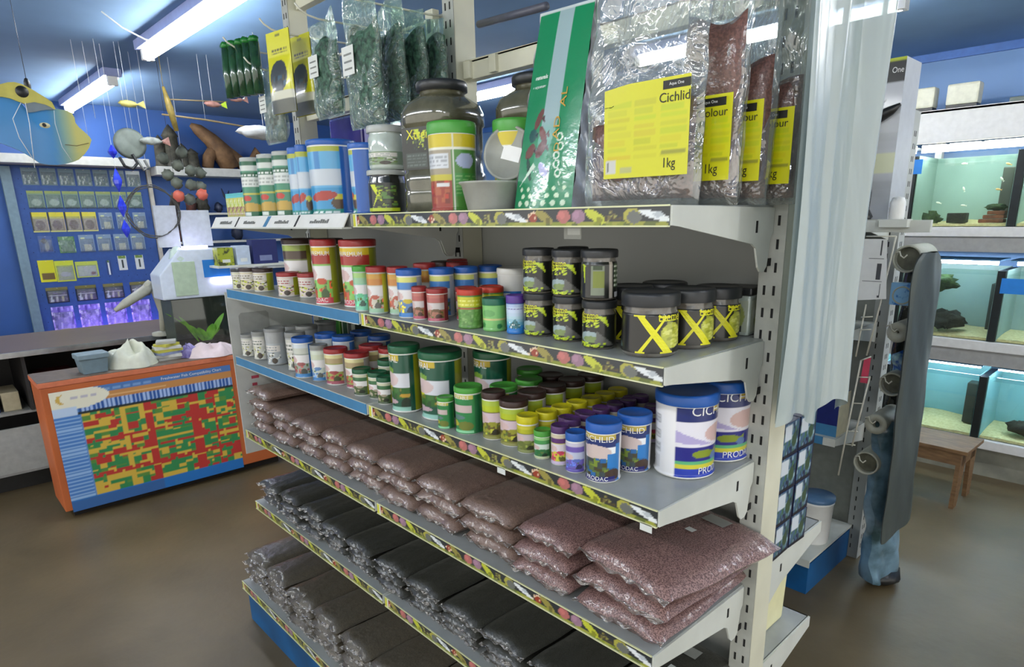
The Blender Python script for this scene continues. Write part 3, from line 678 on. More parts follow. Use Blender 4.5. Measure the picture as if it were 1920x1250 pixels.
# the boxed square jar near the upright
t = thing('square_canister', 'black-cornered square canister next to the right upright', 'canister', (-.08, .034, Z2), R(6))
MB().box((-.034, -.036, 0), (.034, .036, .084)).build('body', BODY['clear'], t, bevel=.006)
c = CV(30, 24, (176, 184, 166)); c.ell(.6, .5, .3, .4, (150, 160, 90)); c.ell(.3, .6, .12, .2, (200, 206, 200)); c.rect(.5, .0, .8, .2, (40, 42, 40))
MB().canvas(c, lambda u, v: (-.03 + .06 * u, -.0366, .008 + .065 * v)).canvas(c, lambda u, v: (.0346, -.03 + .055 * u, .008 + .065 * v)).build('printed_label', PRINT, t)
MB().box((-.037, -.039, .084), (.037, .039, .1)).build('lid', LIDM['black'], t, bevel=.004)
# third shelf
for a in [('grey_pot', -1.962, -.305, .030, .087, 20, 'small grey-lidded pot at far left front of third shelf'),
 ('grey_pot', -1.865, -.296, .032, .108, 20, 'taller grey-lidded pot with leafy label, second from left'),
 ('grey_plain', -1.735, -.294, .036, .134, 20, 'plain grey cylinder pot facing the front on third shelf'),
 ('grey_pot', -1.90, -.215, .034, .112, 20, 'grey-lidded pot behind the two leftmost grey pots'),
 ('grey_pot', -1.80, -.20, .036, .124, 20, 'grey-lidded pot deep behind the plain grey cylinder'),
 ('grey_plain', -1.66, -.205, .038, .14, 20, 'grey cylinder pot behind the blue-lidded pots'),
 ('grey_plain', -1.70, -.11, .038, .14, 20, 'rearmost grey cylinder pot on third shelf'),
 ('grey_pot', -1.585, -.285, .034, .136, 20, 'grey-lidded pot directly left of first blue-lidded pot'),
 ('blue_pot', -1.462, -.316, .034, .136, 25, 'first blue-lidded pot with blue side on third shelf'),
 ('blue_pot', -1.475, -.225, .036, .136, 25, 'blue-lidded pot behind the first one on third shelf'),
 ('blue_pot', -1.39, -.205, .036, .134, 25, 'blue-lidded pot behind the pale grey-lidded pot'),
 ('blue_pot', -1.42, -.12, .036, .136, 25, 'blue-lidded pot near the back panel of third shelf'),
 ('blue_pot', -1.30, -.12, .036, .136, 25, 'rightmost rear blue-lidded pot behind red-lidded pots'),
 ('cyan_pot', -1.375, -.303, .028, .12, 25, 'pale pot with grey lid between blue and red lids'),
 ('red_pot', -1.295, -.285, .037, .117, 25, 'front red-lidded pot with grey label on third shelf'),
 ('red_pot', -1.205, -.262, .038, .112, 25, 'second red-lidded pot right of the front one'),
 ('red_pot', -1.255, -.18, .038, .117, 25, 'red-lidded pot behind the front red pair, third shelf'),
 ('red_pot', -1.165, -.165, .036, .117, 25, 'rear red-lidded pot near the middle upright, third shelf'),
 ('green_small', -1.112, -.300, .028, .081, 20, 'small dark-green-lidded pot, left of the front pair'),
 ('green_small', -1.045, -.287, .028, .079, 30, 'small dark-green-lidded pot with lime side, right of pair'),
 ('green_small', -1.085, -.225, .03, .1, 25, 'dark-green-lidded pot behind the small front pair'),
 ('green_small', -1.0, -.225, .03, .1, 25, 'dark-green-lidded pot half hidden left of spirulina tub'),
 ('green_small', -.975, -.305, .024, .079, 25, 'dark patterned pot squeezed against the tall green tub'),
 ('spirulina', -.878, -.298, .042, .184, 22, 'tall dark green tub, left of front pair'),
 ('spirulina', -.758, -.266, .056, .18, 26, 'widest dark green tub with lime side, right of pair'),
 ('spirulina', -.672, -.16, .05, .176, 30, 'dark green tub standing behind the widest one'),
 ('veg', -.668, -.322, .021, .081, 22, 'slim light-green-lidded pot in front of green tub'),
 ('veg', -.603, -.300, .034, .117, 22, 'light-green-lidded pot with pink banner label'),
 ('veg', -.625, -.07, .034, .117, 22, 'light-green-lidded pot deep on third shelf behind green tub'),
 ('veg', -.565, -.218, .034, .11, 22, 'light-green-lidded pot directly behind its front twin'),
 ('veg', -.56, -.135, .034, .112, 22, 'third light-green-lidded pot back in its row'),
 ('brown_pot', -.523, -.288, .028, .116, 22, 'slim brown-lidded pot beside the light green one'),
 ('brown_pot', -.458, -.283, .033, .108, 26, 'front brown-lidded pot with white side beside yellow lids'),
 ('brown_pot', -.478, -.205, .034, .108, 26, 'second brown-lidded pot back in the row'),
 ('brown_pot', -.482, -.13, .034, .108, 26, 'third brown-lidded pot back in the row'),
 ('brown_pot', -.485, -.055, .034, .108, 26, 'fourth brown-lidded pot back in the row'),
 ('brown_pot', -.485, .02, .034, .108, 26, 'rearmost brown-lidded pot against the back panel'),
 ('brown_pot', -.56, -.055, .034, .108, 26, 'brown-lidded pot deep behind the light green row'),
 ('green_tiny', -.345, -.303, .019, .064, 26, 'tiny green pot with green lid beside yellow-lidded pot'),
 ('cichlid_mid', -.177, -.300, .035, .122, 34, 'blue-lidded tub with lettered front on third shelf edge'),
 ('cichlid_mid', -.165, -.215, .035, .122, 30, 'blue-lidded tub hidden behind the lettered front one'),
 ('blue_tiny', -.243, -.309, .021, .085, 30, 'small blue-lidded pot with violet label'),
 ('cichlid_big', -.085, -.150, .062, .172, 58, 'largest blue-lidded white tub in front of its twin'),
 ('cichlid_big', -.082, -.018, .062, .174, 36, 'second large blue-lidded tub next to the upright')]:
    pot(a[0], a[1], a[2], Z3, a[3], a[4], a[5], a[6])
o = ['front', 'second', 'third', 'fourth', 'fifth', 'sixth', 'seventh', 'rearmost']
for i, y in enumerate((-.297, -.245, -.193, -.141, -.089, -.037, .015)):
    pot('yellow_pot', -.398 + (.008 if i else 0), y, Z3, .0245, .085, 26, '%s yellow-lidded pot of the row on third shelf' % (o[i] if i < 6 else 'rearmost'), 'yellow-lidded pots in a row')
for i, y in enumerate((-.302, -.25, -.2, -.15, -.1, -.05, .0)):
    pot('plum_pot', -.2935 - (.014 if i else 0), y, Z3, .0195, .086, 26, '%s purple-lidded pot of the row on third shelf' % (o[i] if i < 6 else 'rearmost'), 'purple-lidded pots in a row')
for i, y in enumerate((-.2, -.15, -.1, -.05, .0)):
    pot('plum_pot', -.236, y, Z3, .0195, .086, 26, '%s purple-lidded pot of the rear right row' % o[i], 'purple-lidded pots in a row')
for i, (x, y) in enumerate(((-.335, -.235), (-.335, -.18), (-.33, -.125), (-.33, -.07), (-.33, -.01))):
    pot('plum_pot', x, y, Z3, .0195, .08, 20, '%s purple-lidded pot between yellow row and purple row' % o[i], 'purple-lidded pots in a row')
# tall coloured cartons at the back of the third shelf, left bay
for i, (x, w, h, c1, c2) in enumerate(((-1.93, .07, .19, (120, 190, 226), (60, 160, 60)), (-1.85, .07, .19, (110, 176, 70), (40, 130, 40)), (-1.775, .05, .2, (206, 216, 206), (40, 90, 60)), (-1.71, .04, .2, (60, 76, 70), (200, 206, 196)))):
    t = thing('food_carton', ['light blue tall carton', 'grass green tall carton', 'pale striped tall carton', 'dark striped tall carton'][i] + ' at the back of third shelf', 'carton', (x, .03, Z3))
    MB().box((-w / 2, -.02, 0), (w / 2, .02, h)).build('box', mat('carton_%d' % i, c1, .5), t, bevel=.001)
    c = CV(12, 20, c1); c.ell(.5, .45, .35, .35, c2); c.rect(.1, .8, .9, .9, (225, 230, 225))
    MB().canvas(c, lambda u, v: (-w / 2 + u * w, -.0206, .004 + v * (h - .008))).build('printed_front', PAPER, t)

# ---------------------------------------------------------------- sand and gravel sacks
def sand_mat(nm, a, b, c=None, scale=700, big=None):
    m = mat(nm, a, .5, rgb2=b, mix_scale=scale, detail=2, contrast=(.42, .58), bump=.35, bscale=34, coat=.75, coat_rough=.1)
    return m
SANDB = sand_mat('brown_sand', (140, 116, 104), (92, 72, 64))
SANDP = sand_mat('pinkish_gravel', (152, 120, 114), (88, 62, 60), scale=420)
SANDK = sand_mat('black_sand', (64, 64, 57), (34, 34, 30))
SANDG = sand_mat('grey_sand', (100, 92, 78), (58, 53, 44))
SACKW, SACKL, SACKT = .2, .35, .0365
def sack_proto(seed, m):
    r = random.Random(seed); ph = [r.uniform(0, 6.3) for _ in range(10)]; am = [r.uniform(.6, 1.3) for _ in range(6)]
    def edge(u):  # wandering front seam
        return .004 * math.sin(5 * u + ph[0]) + .001 * math.sin(13 * u + ph[1])
    def T(u, v):
        a = max(0, 1 - abs(u) ** 3.4) ** .5; b = max(0, 1 - abs(v) ** 14) ** .5
        w = 1 + .05 * am[0] * math.sin(4 * u + ph[2]) * math.sin(5 * v + ph[3]) + .02 * am[1] * math.sin(11 * u + ph[4] + 4 * v)
        crimp = .05 * max(0, abs(v) - .72) / .28 * math.sin(17 * u + ph[5]) + .05 * max(0, abs(u) - .7) / .3 * math.sin(21 * v + ph[6])
        return max(0, a * b * w + crimp * a * b)
    mb = MB()
    def P(u, v, s):
        x = u * SACKW / 2 * (1 - .04 * abs(v) ** 4 + .015 * math.sin(6 * v + ph[7])); y = v * SACKL / 2 + (edge(u) if v < -.8 else 0)
        return (x, y, SACKT / 2 + s * T(u, v) * SACKT / 2 - (.002 * (abs(v) > .9)))
    nu, nv = 26, 34
    for s in (1, -1):
        mb.grid(lambda a, b: P(2 * a - 1, (2 * b - 1) * s, s), nu, nv)
    return mb
def seal_proto(seed):
    r = random.Random(seed); ph = [r.uniform(0, 6.3) for _ in range(4)]; mb = MB()
    def fn(u, v):
        uu = 2 * u - 1; x = uu * SACKW / 2 * .97; y = -SACKL / 2 + .006 - v * (.013 + .005 * math.sin(9 * u + ph[0]))
        return (x, y, SACKT * .5 + v * (.003 * math.sin(9 * u + ph[1]) + .0035 * math.sin(31 * u + ph[2]) - .001))
    return mb.grid(fn, 40, 3)
SACKP = {}
def sack(kind, m, x, y, z, sx, st, rz, label, group, variant):
    key = (kind, variant)
    if key not in SACKP:
        t = thing('gravel_bag' if kind in ('b2', 'b3') else 'sand_bag', label, 'bag', (x, y, z), rz, group)
        o = sack_proto(100 + variant, m).build('sack', m, t)
        seal_proto(50 + variant).build('seal', BAGFILM, t)
        MB().grid(lambda u, v: (-.01 + .016 * u, .03 + .016 * v, SACKT * 1.0 + .0022), 2, 2).build('price_sticker', STICKER, o)
        MB().grid(lambda u, v: (-.02 + .045 * u, .1 + .035 * v, SACKT * .99 + .0022), 2, 2).build('paper_tag', mat('tag_grey', (170, 172, 166), .5), o)
        SACKP[key] = t; r = t
    else: r = dup(SACKP[key], (x, y, z), rz, label, group)
    r.scale = (sx, 1, st)
    return r
num = ['bottom', 'second', 'third', 'fourth', 'fifth']
ordn = ['first', 'second', 'third', 'fourth', 'fifth', 'sixth', 'seventh', 'eighth', 'ninth', 'tenth', 'eleventh', 'twelfth']
def stacks(edges, counts, z0, pitch, kind, mats, yfront, words, group, seed):
    r = random.Random(seed); n = len(counts)
    for i, k in enumerate(counts):
        xc = (edges[i] + edges[i + 1]) / 2; w = edges[i + 1] - edges[i]
        for j in range(k):
            nm = 'topmost' if j == k - 1 else ('bottom' if j == 0 else {1: 'second from bottom', 2: 'third from bottom', 3: 'fourth from bottom'}[j])
            sack(kind, mats(i), xc + r.uniform(-.006, .006), yfront + SACKL / 2 + r.uniform(0, .014), z0 + .0006 + j * pitch, (w - .004) / SACKW, pitch / SACKT * .985, R(r.uniform(-2.2, 2.2)) * (1 if w < .25 else .5),
                 '%s bag, %s, in %s stack from left %s' % (words, nm, ordn[i], {'b': 'on fourth shelf', 'k': 'on fifth shelf', 'g': 'on bottom shelf'}[kind[0]]), group, r.randrange(4))
stacks([-1.985, -1.79, -1.595, -1.40, -1.215, -1.025, -.83, -.625, -.42], [4, 3, 3, 3, 3, 3, 3, 3], ZD[4], .046, 'b', lambda i: SANDB, -.338, 'brown sand', 'brown sand bags on the fourth shelf', 3)
stacks([-.42, -.232], [3], ZD[4], .046, 'b2', lambda i: SANDP, -.338, 'reddish gravel', 'reddish gravel bags on the fourth shelf', 4)
for j, (x, w, rz, y) in enumerate(((-.112, .232, 1, 0), (-.104, .24, -3, .006), (-.086, .27, -9, .012))):
    sack('b3', SANDP, x, -.338 + SACKL / 2 + y, ZD[4] + .001 + j * .047, w / SACKW, 1.25 if j < 2 else 1.45, R(rz), 'large clear bag of speckled reddish gravel at right end, %s of three' % ['bottom', 'middle', 'topmost'][j], 'reddish gravel bags on the fourth shelf', j)
stacks([-1.985 + .178 * i for i in range(12)], [3, 3, 3, 3, 3, 3, 3, 3, 3, 3, 3], ZD[5], .033, 'k', lambda i: SANDK, -.338, 'black sand', 'black sand bags on the fifth shelf', 5)
stacks([-1.985 + .197 * i for i in range(11)], [4, 4, 4, 4, 4, 4, 4, 4, 4, 4], ZD[6], .036, 'g', lambda i: SANDG, -.432, 'dark grey sand', 'dark grey sand bags on the bottom shelf', 6)

# ---------------------------------------------------------------- top shelf goods
yr = -.29
t0 = None
for i in range(5):
    x = -2.0 + .038 * i
    lb = '%s of the five little packets with turquoise tops' % ['leftmost', 'second', 'middle', 'fourth', 'rightmost'][i]
    if t0 is None:
        t0 = thing('food_sachet', lb, 'packet', (x + .02, -.3, Z1), R(10), 'little packets with turquoise tops')
        c = CV(14, 34, (190, 196, 90)); c.speck(0, .05, 1, .5, [(150, 100, 100), (130, 80, 84), (190, 150, 140)], 60, (.08, .03), 3); c.speck(0, .5, 1, .85, [(170, 190, 60), (220, 222, 190), (196, 200, 60)], 40, (.1, .05), 4); c.rect(0, .88, 1, 1, (96, 190, 200)); c.dashes(.1, .16, .9, .22, (225, 215, 210), 1)
        MB().box((-.017, -.008, 0), (.017, .008, .078)).build('carton', WHITEPL, t0, bevel=.0008)
        MB().canvas(c, lambda u, v: (-.017 + .034 * u, -.0086, .078 * v)).canvas(c, lambda u, v: (.0176, -.008 + .016 * u, .078 * v)).build('printed_front', PRINT, t0)
        MB().box((-.0172, -.0082, .078), (.0172, .0082, .086)).build('top', LIDM['cyan'], t0, bevel=.0008)
    else: dup(t0, (x + .02, -.3, Z1), R(10), lb)
for i, x in enumerate((-1.765, -1.62, -1.50)):
    pot('flake_tube', x, -.29, Z1, .041, .197, 25, '%s green and white flake tube with silver cap' % ['left', 'middle', 'right'][i])
pot('blue_tube', -1.392, -.285, Z1, .044, .2, 22, 'blue-capped light blue tube beside the silver-capped tubes')
pot('blue_tube', -1.318, -.315, Z1, .025, .2, 22, 'narrow blue-capped tube squeezed against the wide blue tub')
pot('blue_tub', -1.215, -.28, Z1, .068, .205, 25, 'widest blue-lidded tub with blue side panel on top shelf')
pot('blue_tub', -1.045, -.27, Z1, .046, .183, -45, 'dark blue tube standing left of the jars on top shelf')
pot('blue_tub', -1.33, -.17, Z1, .055, .2, 25, 'blue-lidded tub hidden behind the front blue tubes')
pot('lime_jar', -.935, -.28, Z1, .048, .108, 35, 'dark jar with lime lettering at the bottom of two stacked jars')
pot('clear_jar', -.93, -.275, Z1 + .1085, .048, .106, 20, 'clear topped jar stacked on the lime lettered jar')
# big jugs
def jug(x, y, w, h, rz, label, labelled=True):
    t = thing('storage_jug', label, 'jug', (x, y, Z1), R(rz))
    m = MB(); seg = 40
    def sec(k, z):
        out = []
        for q in range(seg):
            a = 2 * PI * q / seg; ca, sa = math.cos(a), math.sin(a); p = 5.0
            rr = 1 / ((abs(ca) ** p + abs(sa) ** p) ** (1 / p)); rc = k[1] * rr + (1 - k[1])
            out.append((k[0] * rc * ca, k[0] * rc * sa, z))
        return out
    prof = [((.9, 1), 0), ((1, 1), .004 / h), ((1, 1), .16), ((.97, 1), .18), ((1, 1), .2), ((1, 1), .3), ((.95, 1), .315), ((.95, 1), .66), ((1, 1), .675), ((1, 1), .76), ((.93, .8), .83), ((.72, .3), .885), ((.66, 0), .9), ((.66, 0), .93)]
    vs = []; fs = []
    for k, z in prof: vs += sec((k[0] * w / 2, k[1]), z * h)
    for i in range(len(prof) - 1):
        for q in range(seg): fs.append((i * seg + q, i * seg + (q + 1) % seg, (i + 1) * seg + (q + 1) % seg, (i + 1) * seg + q))
    fs.append(tuple(reversed(range(seg))))
    m.add(vs, fs, 0, smooth=True); m.build('body', BODY['olive'], t)
    l = MB().lathe([(w * .35, h * .925), (w * .375, h * .93), (w * .375, h * .985), (w * .36, h), (1e-6, h)], 40); l.build('lid', LIDM['black'], t)
    if labelled:
        c = CV(40, 50, (30, 34, 30)); c.tri([(.3, .95), (.42, .95), (.55, .45)], (190, 205, 40)); c.tri([(.6, .9), (.52, .9), (.4, .5)], (190, 205, 40)); c.speck(.1, .45, .95, .8, [(60, 80, 50), (160, 180, 60), (40, 60, 50)], 40, (.03, .03), 3)
        c.rect(.1, .05, .6, .4, (60, 70, 66)); c.rect(.66, .12, .9, .3, (150, 160, 160)); c.dashes(.12, .08, .58, .38, (90, 104, 100), 4)
        f = lambda u, v: (-w * .4 + w * .8 * u, -w / 2 * .952 - .0006, h * (.33 + .32 * v))
        lab = MB().canvas(c, f); lab.text('Xtreme', lambda a, b: (a, -w / 2 * .952 - .0012, h * .56 + b), .022, 1); lab.build('printed_label', [PRINT, YELLOWINK], t)
    return t
jug(-.765, -.215, .165, .30, 12, 'big square black-lidded jug of olive flakes in front')
jug(-.56, -.09, .165, .30, 12, 'second black-lidded flake jug behind the yellow tub', False)
pot('yellow_tub', -.618, -.305, Z1, .053, .188, 30, 'green-lidded yellow tub with clear red window')
pot('yellow_tub', -.50, -.22, Z1, .05, .188, -40, 'green-lidded tub hidden behind the round clear lid')
# clear bowl and its standing lid
t = thing('deli_bowl', 'translucent round plastic bowl beside the green pouch', 'bowl', (-.492, -.305, Z1))
MB().lathe([(.048, 0), (.05, .002), (.062, .052), (.067, .054), (.067, .058), (.061, .058), (.048, .004), (1e-6, .004)], 32).build('body', mat('milky_plastic', (190, 192, 184), .3, alpha=.72), t)
t = thing('deli_lid', 'round clear tub lid standing on edge with white sticker', 'lid', (-.478, -.262, Z1 + .0595), R(22))
g = MB(); g.T = Matrix.Translation((0, 0, .056)) @ Matrix.Rotation(R(80), 4, 'X')
g.lathe([(1e-6, 0), (.05, 0), (.052, .002), (.056, .002), (.057, .008), (.052, .009), (.05, .004), (1e-6, .004)], 40); g.build('disc', mat('milky_lid', (168, 170, 160), .3, alpha=.85), t)
g = MB(); g.T = Matrix.Translation((0, 0, .056)) @ Matrix.Rotation(R(80), 4, 'X') @ Matrix.Rotation(R(-15), 4, 'Z'); g.box((-.014, -.014, .0045), (.03, .016, .005)); g.build('sticker', WHITEPL, t)
# green and silver pouch
t = thing('food_pouch', 'tall green pouch with silver side gusset and white dots', 'pouch', (-.352, -.25, Z1), R(4))
c = CV(70, 170, (22, 130, 82)); c.rect(.38, .45, .66, 1, (150, 174, 178))
for k in range(40): c.rect(.38 - .002 * k, .45 - .006 * k, .66 - .004 * k, .456 - .006 * k + .01, tuple(int((150, 174, 178)[q] * (1 - k / 40) + (34, 140, 92)[q] * k / 40) for q in range(3)))
for (x, y, w, h, cc, a) in ((.3, .46, .09, .035, (104, 58, 50), .5), (.22, .38, .08, .035, (20, 76, 70), 0), (.42, .38, .09, .03, (110, 56, 48), -.4), (.2, .3, .1, .035, (104, 56, 46), .2), (.42, .31, .1, .04, (96, 50, 44), .3), (.22, .21, .09, .03, (26, 70, 50), -.7), (.5, .2, .09, .03, (150, 150, 190), -.3)):
    c.ell(x, y, w, h, cc, a); c.tri([(x + w * .6, y), (x + w * 1.4, y - .02), (x + w * 1.2, y + .02)], tuple(int(v * .7) for v in cc))
for i in range(6):
    for j in range(3): c.ell(.12 + .15 * i + .05 * (j % 2), .03 + .037 * j, .042 - .006 * j, .014 - .002 * j, (206, 226, 196))
c.tri([(.06, .12), (.3, .24), (.36, .22)], (200, 220, 200)); c.tri([(.48, .13), (.62, .19), (.6, .12)], (230, 240, 230)); c.tri([(.52, .14), (.58, .165), (.58, .135)], (22, 130, 82))
for k in range(5): c.ell(.72 + .03 * math.sin(k * 2), .36 - .045 * k, .05, .022, (220, 232, 220)); c.ell(.72 + .03 * math.sin(k * 2), .36 - .045 * k, .03, .014, (22, 130, 82))
c.dashes(.1, .66, .34, .69, (170, 210, 190), 1); c.dashes(.06, .62, .34, .635, (150, 200, 180), 1); c.rect(0, .985, 1, 1, (196, 206, 206))
H = .37
def ps(u, v):
    w = .15 - .02 * v; z = v * H; y = -.045 + .06 * v + .0 * u; b = .012 * math.sin(PI * u) * (1 - v) ** .5
    return ((u - .5) * w + .018 * v ** 1.5, y - b, z)
g = MB().canvas(c, ps)
def gus(u, v):
    d = .1 * (1 - v) ** .55; w = .15 - .02 * v; z = v * H; yy = -.045 + .06 * v + d * u; ind = .012 * math.sin(PI * u) * (.2 + v * .8) + .004 * math.sin(30 * v + 6 * u)
    return (w / 2 + .018 * v ** 1.5 - ind, yy, z)
def gus2(u, v):
    x, y, z = gus(1 - u, v); cx = .018 * v ** 1.5; return (2 * cx - x, y, z)
g.build('front_face', GLOSSPRINT, t)
SILV = mat('silver_foil', (176, 178, 182), .3, metal=.25, bump=.6, bscale=14, noise=.1)
s2 = MB().grid(gus, 8, 30).grid(gus2, 8, 30).grid(lambda u, v: (gus(1, v)[0] - u * (gus(1, v)[0] - gus2(0, v)[0]), gus(1, v)[1], v * H), 4, 30); s2.build('gusset', SILV, t)
def pf(a, b, off=.002): # lay letters on the front face: a across, b up
    w = .15; x, y, z = ps(.5 + a / w, b / H); return (x, y - off, z)
l = MB()
for s_, x, z, h in (('AL', .038, .205, .03), ('AD', .03, .15, .03), ('D', .035, .115, .024)):
    l.text(s_, lambda a, b, x=x, z=z: pf(x - b * .6, z + a + .0), h * .8, 0, .9)
l.text('naturals', lambda a, b: pf(-.038 + a, .245 + b), .008, 1)
l.text('AQUARIUM', lambda a, b: pf(-.04 + a, .228 + b), .005, 1)
l.build('lettering', [GOLDINK, WHITEINK], t)

# big clear bags with yellow labels
BROWNF = mat('brown_flakes', (112, 76, 66), .55, rgb2=(84, 54, 48), mix_scale=220, contrast=(.4, .6), bump=.5, bscale=26, coat=.7)
YELL = (206, 204, 20)
def clear_bag(x, y, w, zfill, ztop, title, label, rz=0, lab=(-.5, .5), lz=(.052, .205), ns=1, fillw=1.0):
    t = thing('flake_bag', label, 'bag', (x, y, Z1), R(rz), 'clear bags with yellow labels')
    r = random.Random(int(x * 1000)); ph = [r.uniform(0, 6) for _ in range(6)]
    th = .03
    def fillsurf(s):
        def f(u, v):
            uu = 2 * u - 1; z = .012 + v * (zfill - .012 + .012 * math.sin(5 * u + ph[0])); e = (max(0, 1 - abs(uu) ** 4) ** .5) * (max(0, 1 - (abs(2 * v - 1)) ** 5) ** .5)
            return (uu * w * .47 * fillw, s * (th * .8) * e * (1 + .1 * math.sin(7 * u + ph[1] + 4 * v)), z)
        return f
    MB().grid(fillsurf(-1), 20, 20).grid(lambda u, v: fillsurf(1)(1 - u, v), 20, 20).build('contents', BROWNF, t)
    def filmsurf(s):
        def f(u, v):
            uu = 2 * u - 1; z = v * ztop; e = max(0, 1 - abs(uu) ** 6) ** .5 * (1 - .75 * v) * (max(0, 1 - (max(0, .1 - v) / .1) ** 2) ** .5)
            wob = .006 * math.sin(9 * u + ph[2] + 5 * v) + .005 * math.sin(17 * u - 8 * v + ph[3]) + .004 * math.sin(31 * v + ph[4])
            return (uu * w * .5 * (1 + .02 * math.sin(6 * v + ph[5])), s * ((th + .003) * e + .001) + wob * (.25 + v) + .02 * v, z)
        return f
    MB().grid(filmsurf(-1), 40, 44).grid(lambda u, v: filmsurf(1)(1 - u, v), 30, 34).build('film', CLEARFILM, t)
    c = CV(56, 48, YELL); r2 = random.Random(2)
    for k in range(8):
        for q in range(3):
            v = .2 + .08 * k; c.rect(.05 + .32 * q, v, .05 + .32 * q + r2.uniform(.18, .29), v + .05, tuple(int(vv + r2.uniform(-10, 8)) for vv in (196, 194, 18)))
    c.rect(.03, .05, .16, .2, (196, 196, 190)); c.rect(.05, .07, .055, .18, (80, 80, 80)); c.rect(.13, .07, .14, .18, (80, 80, 80)); c.rect(.2, .06, .36, .12, (176, 176, 110)); c.rect(0, .93, 1, .935, (150, 150, 20)); c.rect(.7, .22, .98, .26, (150, 150, 40))
    a0, a1 = lab[0] * w, lab[1] * w
    def lf(u, v):
        xx = a0 + (a1 - a0) * u; z = lz[0] + (lz[1] - lz[0]) * (v if v < .8 or u > .3 else v - (.3 - u) * .12)
        return (xx, -(th + .008) - .0 * v, z)
    g = MB().canvas(c, lf)
    lw = a1 - a0
    tf = lambda cx, cz: (lambda a, b: (a0 + lw * cx + a, -(th + .0088), lz[0] + (lz[1] - lz[0]) * cz + b))
    g.text(title, tf(.83 if title == 'Cichlid' else .7, .75), .0145 if title == 'Cichlid' else .013, 1)
    g.text('1kg', tf(.8 if title == 'Cichlid' else .72, .05), .02, 1, .85)
    g.grid(lambda u, v: (a0 + lw * (.7 + .3 * u) if title == 'Cichlid' else a0 + lw * (.4 + .5 * u), -(th + .0086), lz[1] - .018 + .013 * v), 2, 1, 1)
    g.text('Aqua One', (lambda a, b: (a0 + lw * (.85 if title == 'Cichlid' else .65) + a, -(th + .0094), lz[1] - .0145 + b)), .006, 2)
    g.build('yellow_label', [PRINT, DARKINK, WHITEINK], t)
    return t
clear_bag(-.135, -.262, .235, .165, .43, 'Cichlid', 'front clear bag of brown pellets with wide yellow cichlid label', 2, (-.22, .50), (.048, .198), fillw=.97)
clear_bag(-.045, -.182, .115, .30, .44, 'Colour', 'second clear bag with yellow colour label and high brown fill', 2, (-.5, .5), (.04, .175))
clear_bag(-.05, -.102, .15, .235, .42, 'Colour', 'third clear bag with yellow colour label behind the second', 2, (-.3, .5), (.04, .172))
clear_bag(-.03, -.028, .15, .21, .40, 'Colour', 'rearmost clear bag with yellow colour label next to upright', 2, (-.3, .5), (.036, .165))

# ---------------------------------------------------------------- hanging goods over the top shelf
MB().tube([(-1.97, .03, 2.215), (-.99, .03, 2.215)], .005, 8).build('hook_rail', WIRE, gondola)
def hook(x, z, y0=-.36, label='', rise=.03):
    t = tag(MB().tube([(x, .03, z + .012), (x, -.05, z + .004), (x, -.2, z), (x, y0 + .06, z - .002), (x - .004, y0 + .03, z + .004), (x - .008, y0 + .01, z + .016), (x - .012, y0, z + rise)], .0028, 8).build('display_hook', WIRE), label, 'hook', 'wire display hooks')
hook(-1.03, 2.192, -.345, 'white wire hook holding the row of green plant bags')
hook(-1.24, 2.19, -.33, 'white wire hook holding the single green plant bag')
hook(-1.44, 2.19, -.345, 'white wire hook holding the yellow headed bags')
hook(-1.62, 2.12, -.33, 'white wire hook with the silver topped bag', .03)
hook(-1.69, 2.185, -.36, 'leftmost white wire hook with the green sticks pack', .03)
PLANT = mat('dried_green', (66, 104, 84), .6, rgb2=(26, 52, 42), mix_scale=70, contrast=(.38, .62), bump=1.0, bscale=60)
HFILM = film('bag_film', (226, 240, 232), .12, .6, .12, .8, 18, body=(205, 224, 214), diffuse=.5)
def plant_bag(x, y, w, zt, zb, label, seed, rz=0, m=PLANT, fill=.76, group='hanging bags of dried green plants', name='plant_bag', lab=True):
    t = thing(name, label, 'bag', (x, y, zb), R(rz), group)
    r = random.Random(seed); ph = [r.uniform(0, 6) for _ in range(6)]; h = zt - zb
    def fs(s, k, inset):
        def f(u, v):
            uu = 2 * u - 1; e = max(0, 1 - abs(uu) ** 3) ** .5 * max(0, 1 - abs(2 * v - 1) ** 4) ** .5
            bb = .0035 * math.sin(23 * u + ph[0]) * math.sin(19 * v + ph[1])
            return (uu * (w / 2 - inset) * (1 - .05 * v), s * (.017 * e + bb * e), inset + v * (h * fill + .01 * math.sin(7 * u + ph[2])))
        return f
    MB().grid(fs(-1, 1, .006), 22, 24).grid(lambda u, v: fs(1, 1, .006)(1 - u, v), 22, 24).build('contents', m, t)
    def ff(s):
        def f(u, v):
            uu = 2 * u - 1; e = max(0, 1 - abs(uu) ** 5) ** .5 * (1 - v) ** .6 * min(1, v * 8) ** .5
            return (uu * w / 2 * (1 - .06 * v), s * (.022 * e + .0006) + .008 * v * math.sin(3 * uu + ph[3]) + .003 * math.sin(14 * v + ph[4]), v * (h + .015 * (u - .5) * 2 * (1 if seed % 2 else -1)))
        return f
    MB().grid(ff(-1), 20, 26).grid(lambda u, v: ff(1)(1 - u, v), 20, 26).build('film', HFILM, t)
    if lab:
        g = MB().box((-w * .44, -.0232, h * .42), (-w * .08, -.0225, h * .64)); c = MB()
        for k in range(3): g.box((-w * .38, -.0236, h * (.46 + .055 * k)), (-w * .14, -.0232, h * (.475 + .055 * k)), 1)
        g.build('sticker', [STICKER, mat('faint_print', (120, 124, 120))], t)
    return t
plant_bag(-1.242, -.255, .15, 2.195, 1.935, 'single hanging bag of dried green plants left of the row', 1)
plant_bag(-1.025, -.265, .165, 2.2, 1.885, 'front bag in the row of hanging green plant bags', 2)
plant_bag(-1.025, -.19, .16, 2.195, 1.9, 'second bag in the row of hanging green plant bags', 3)
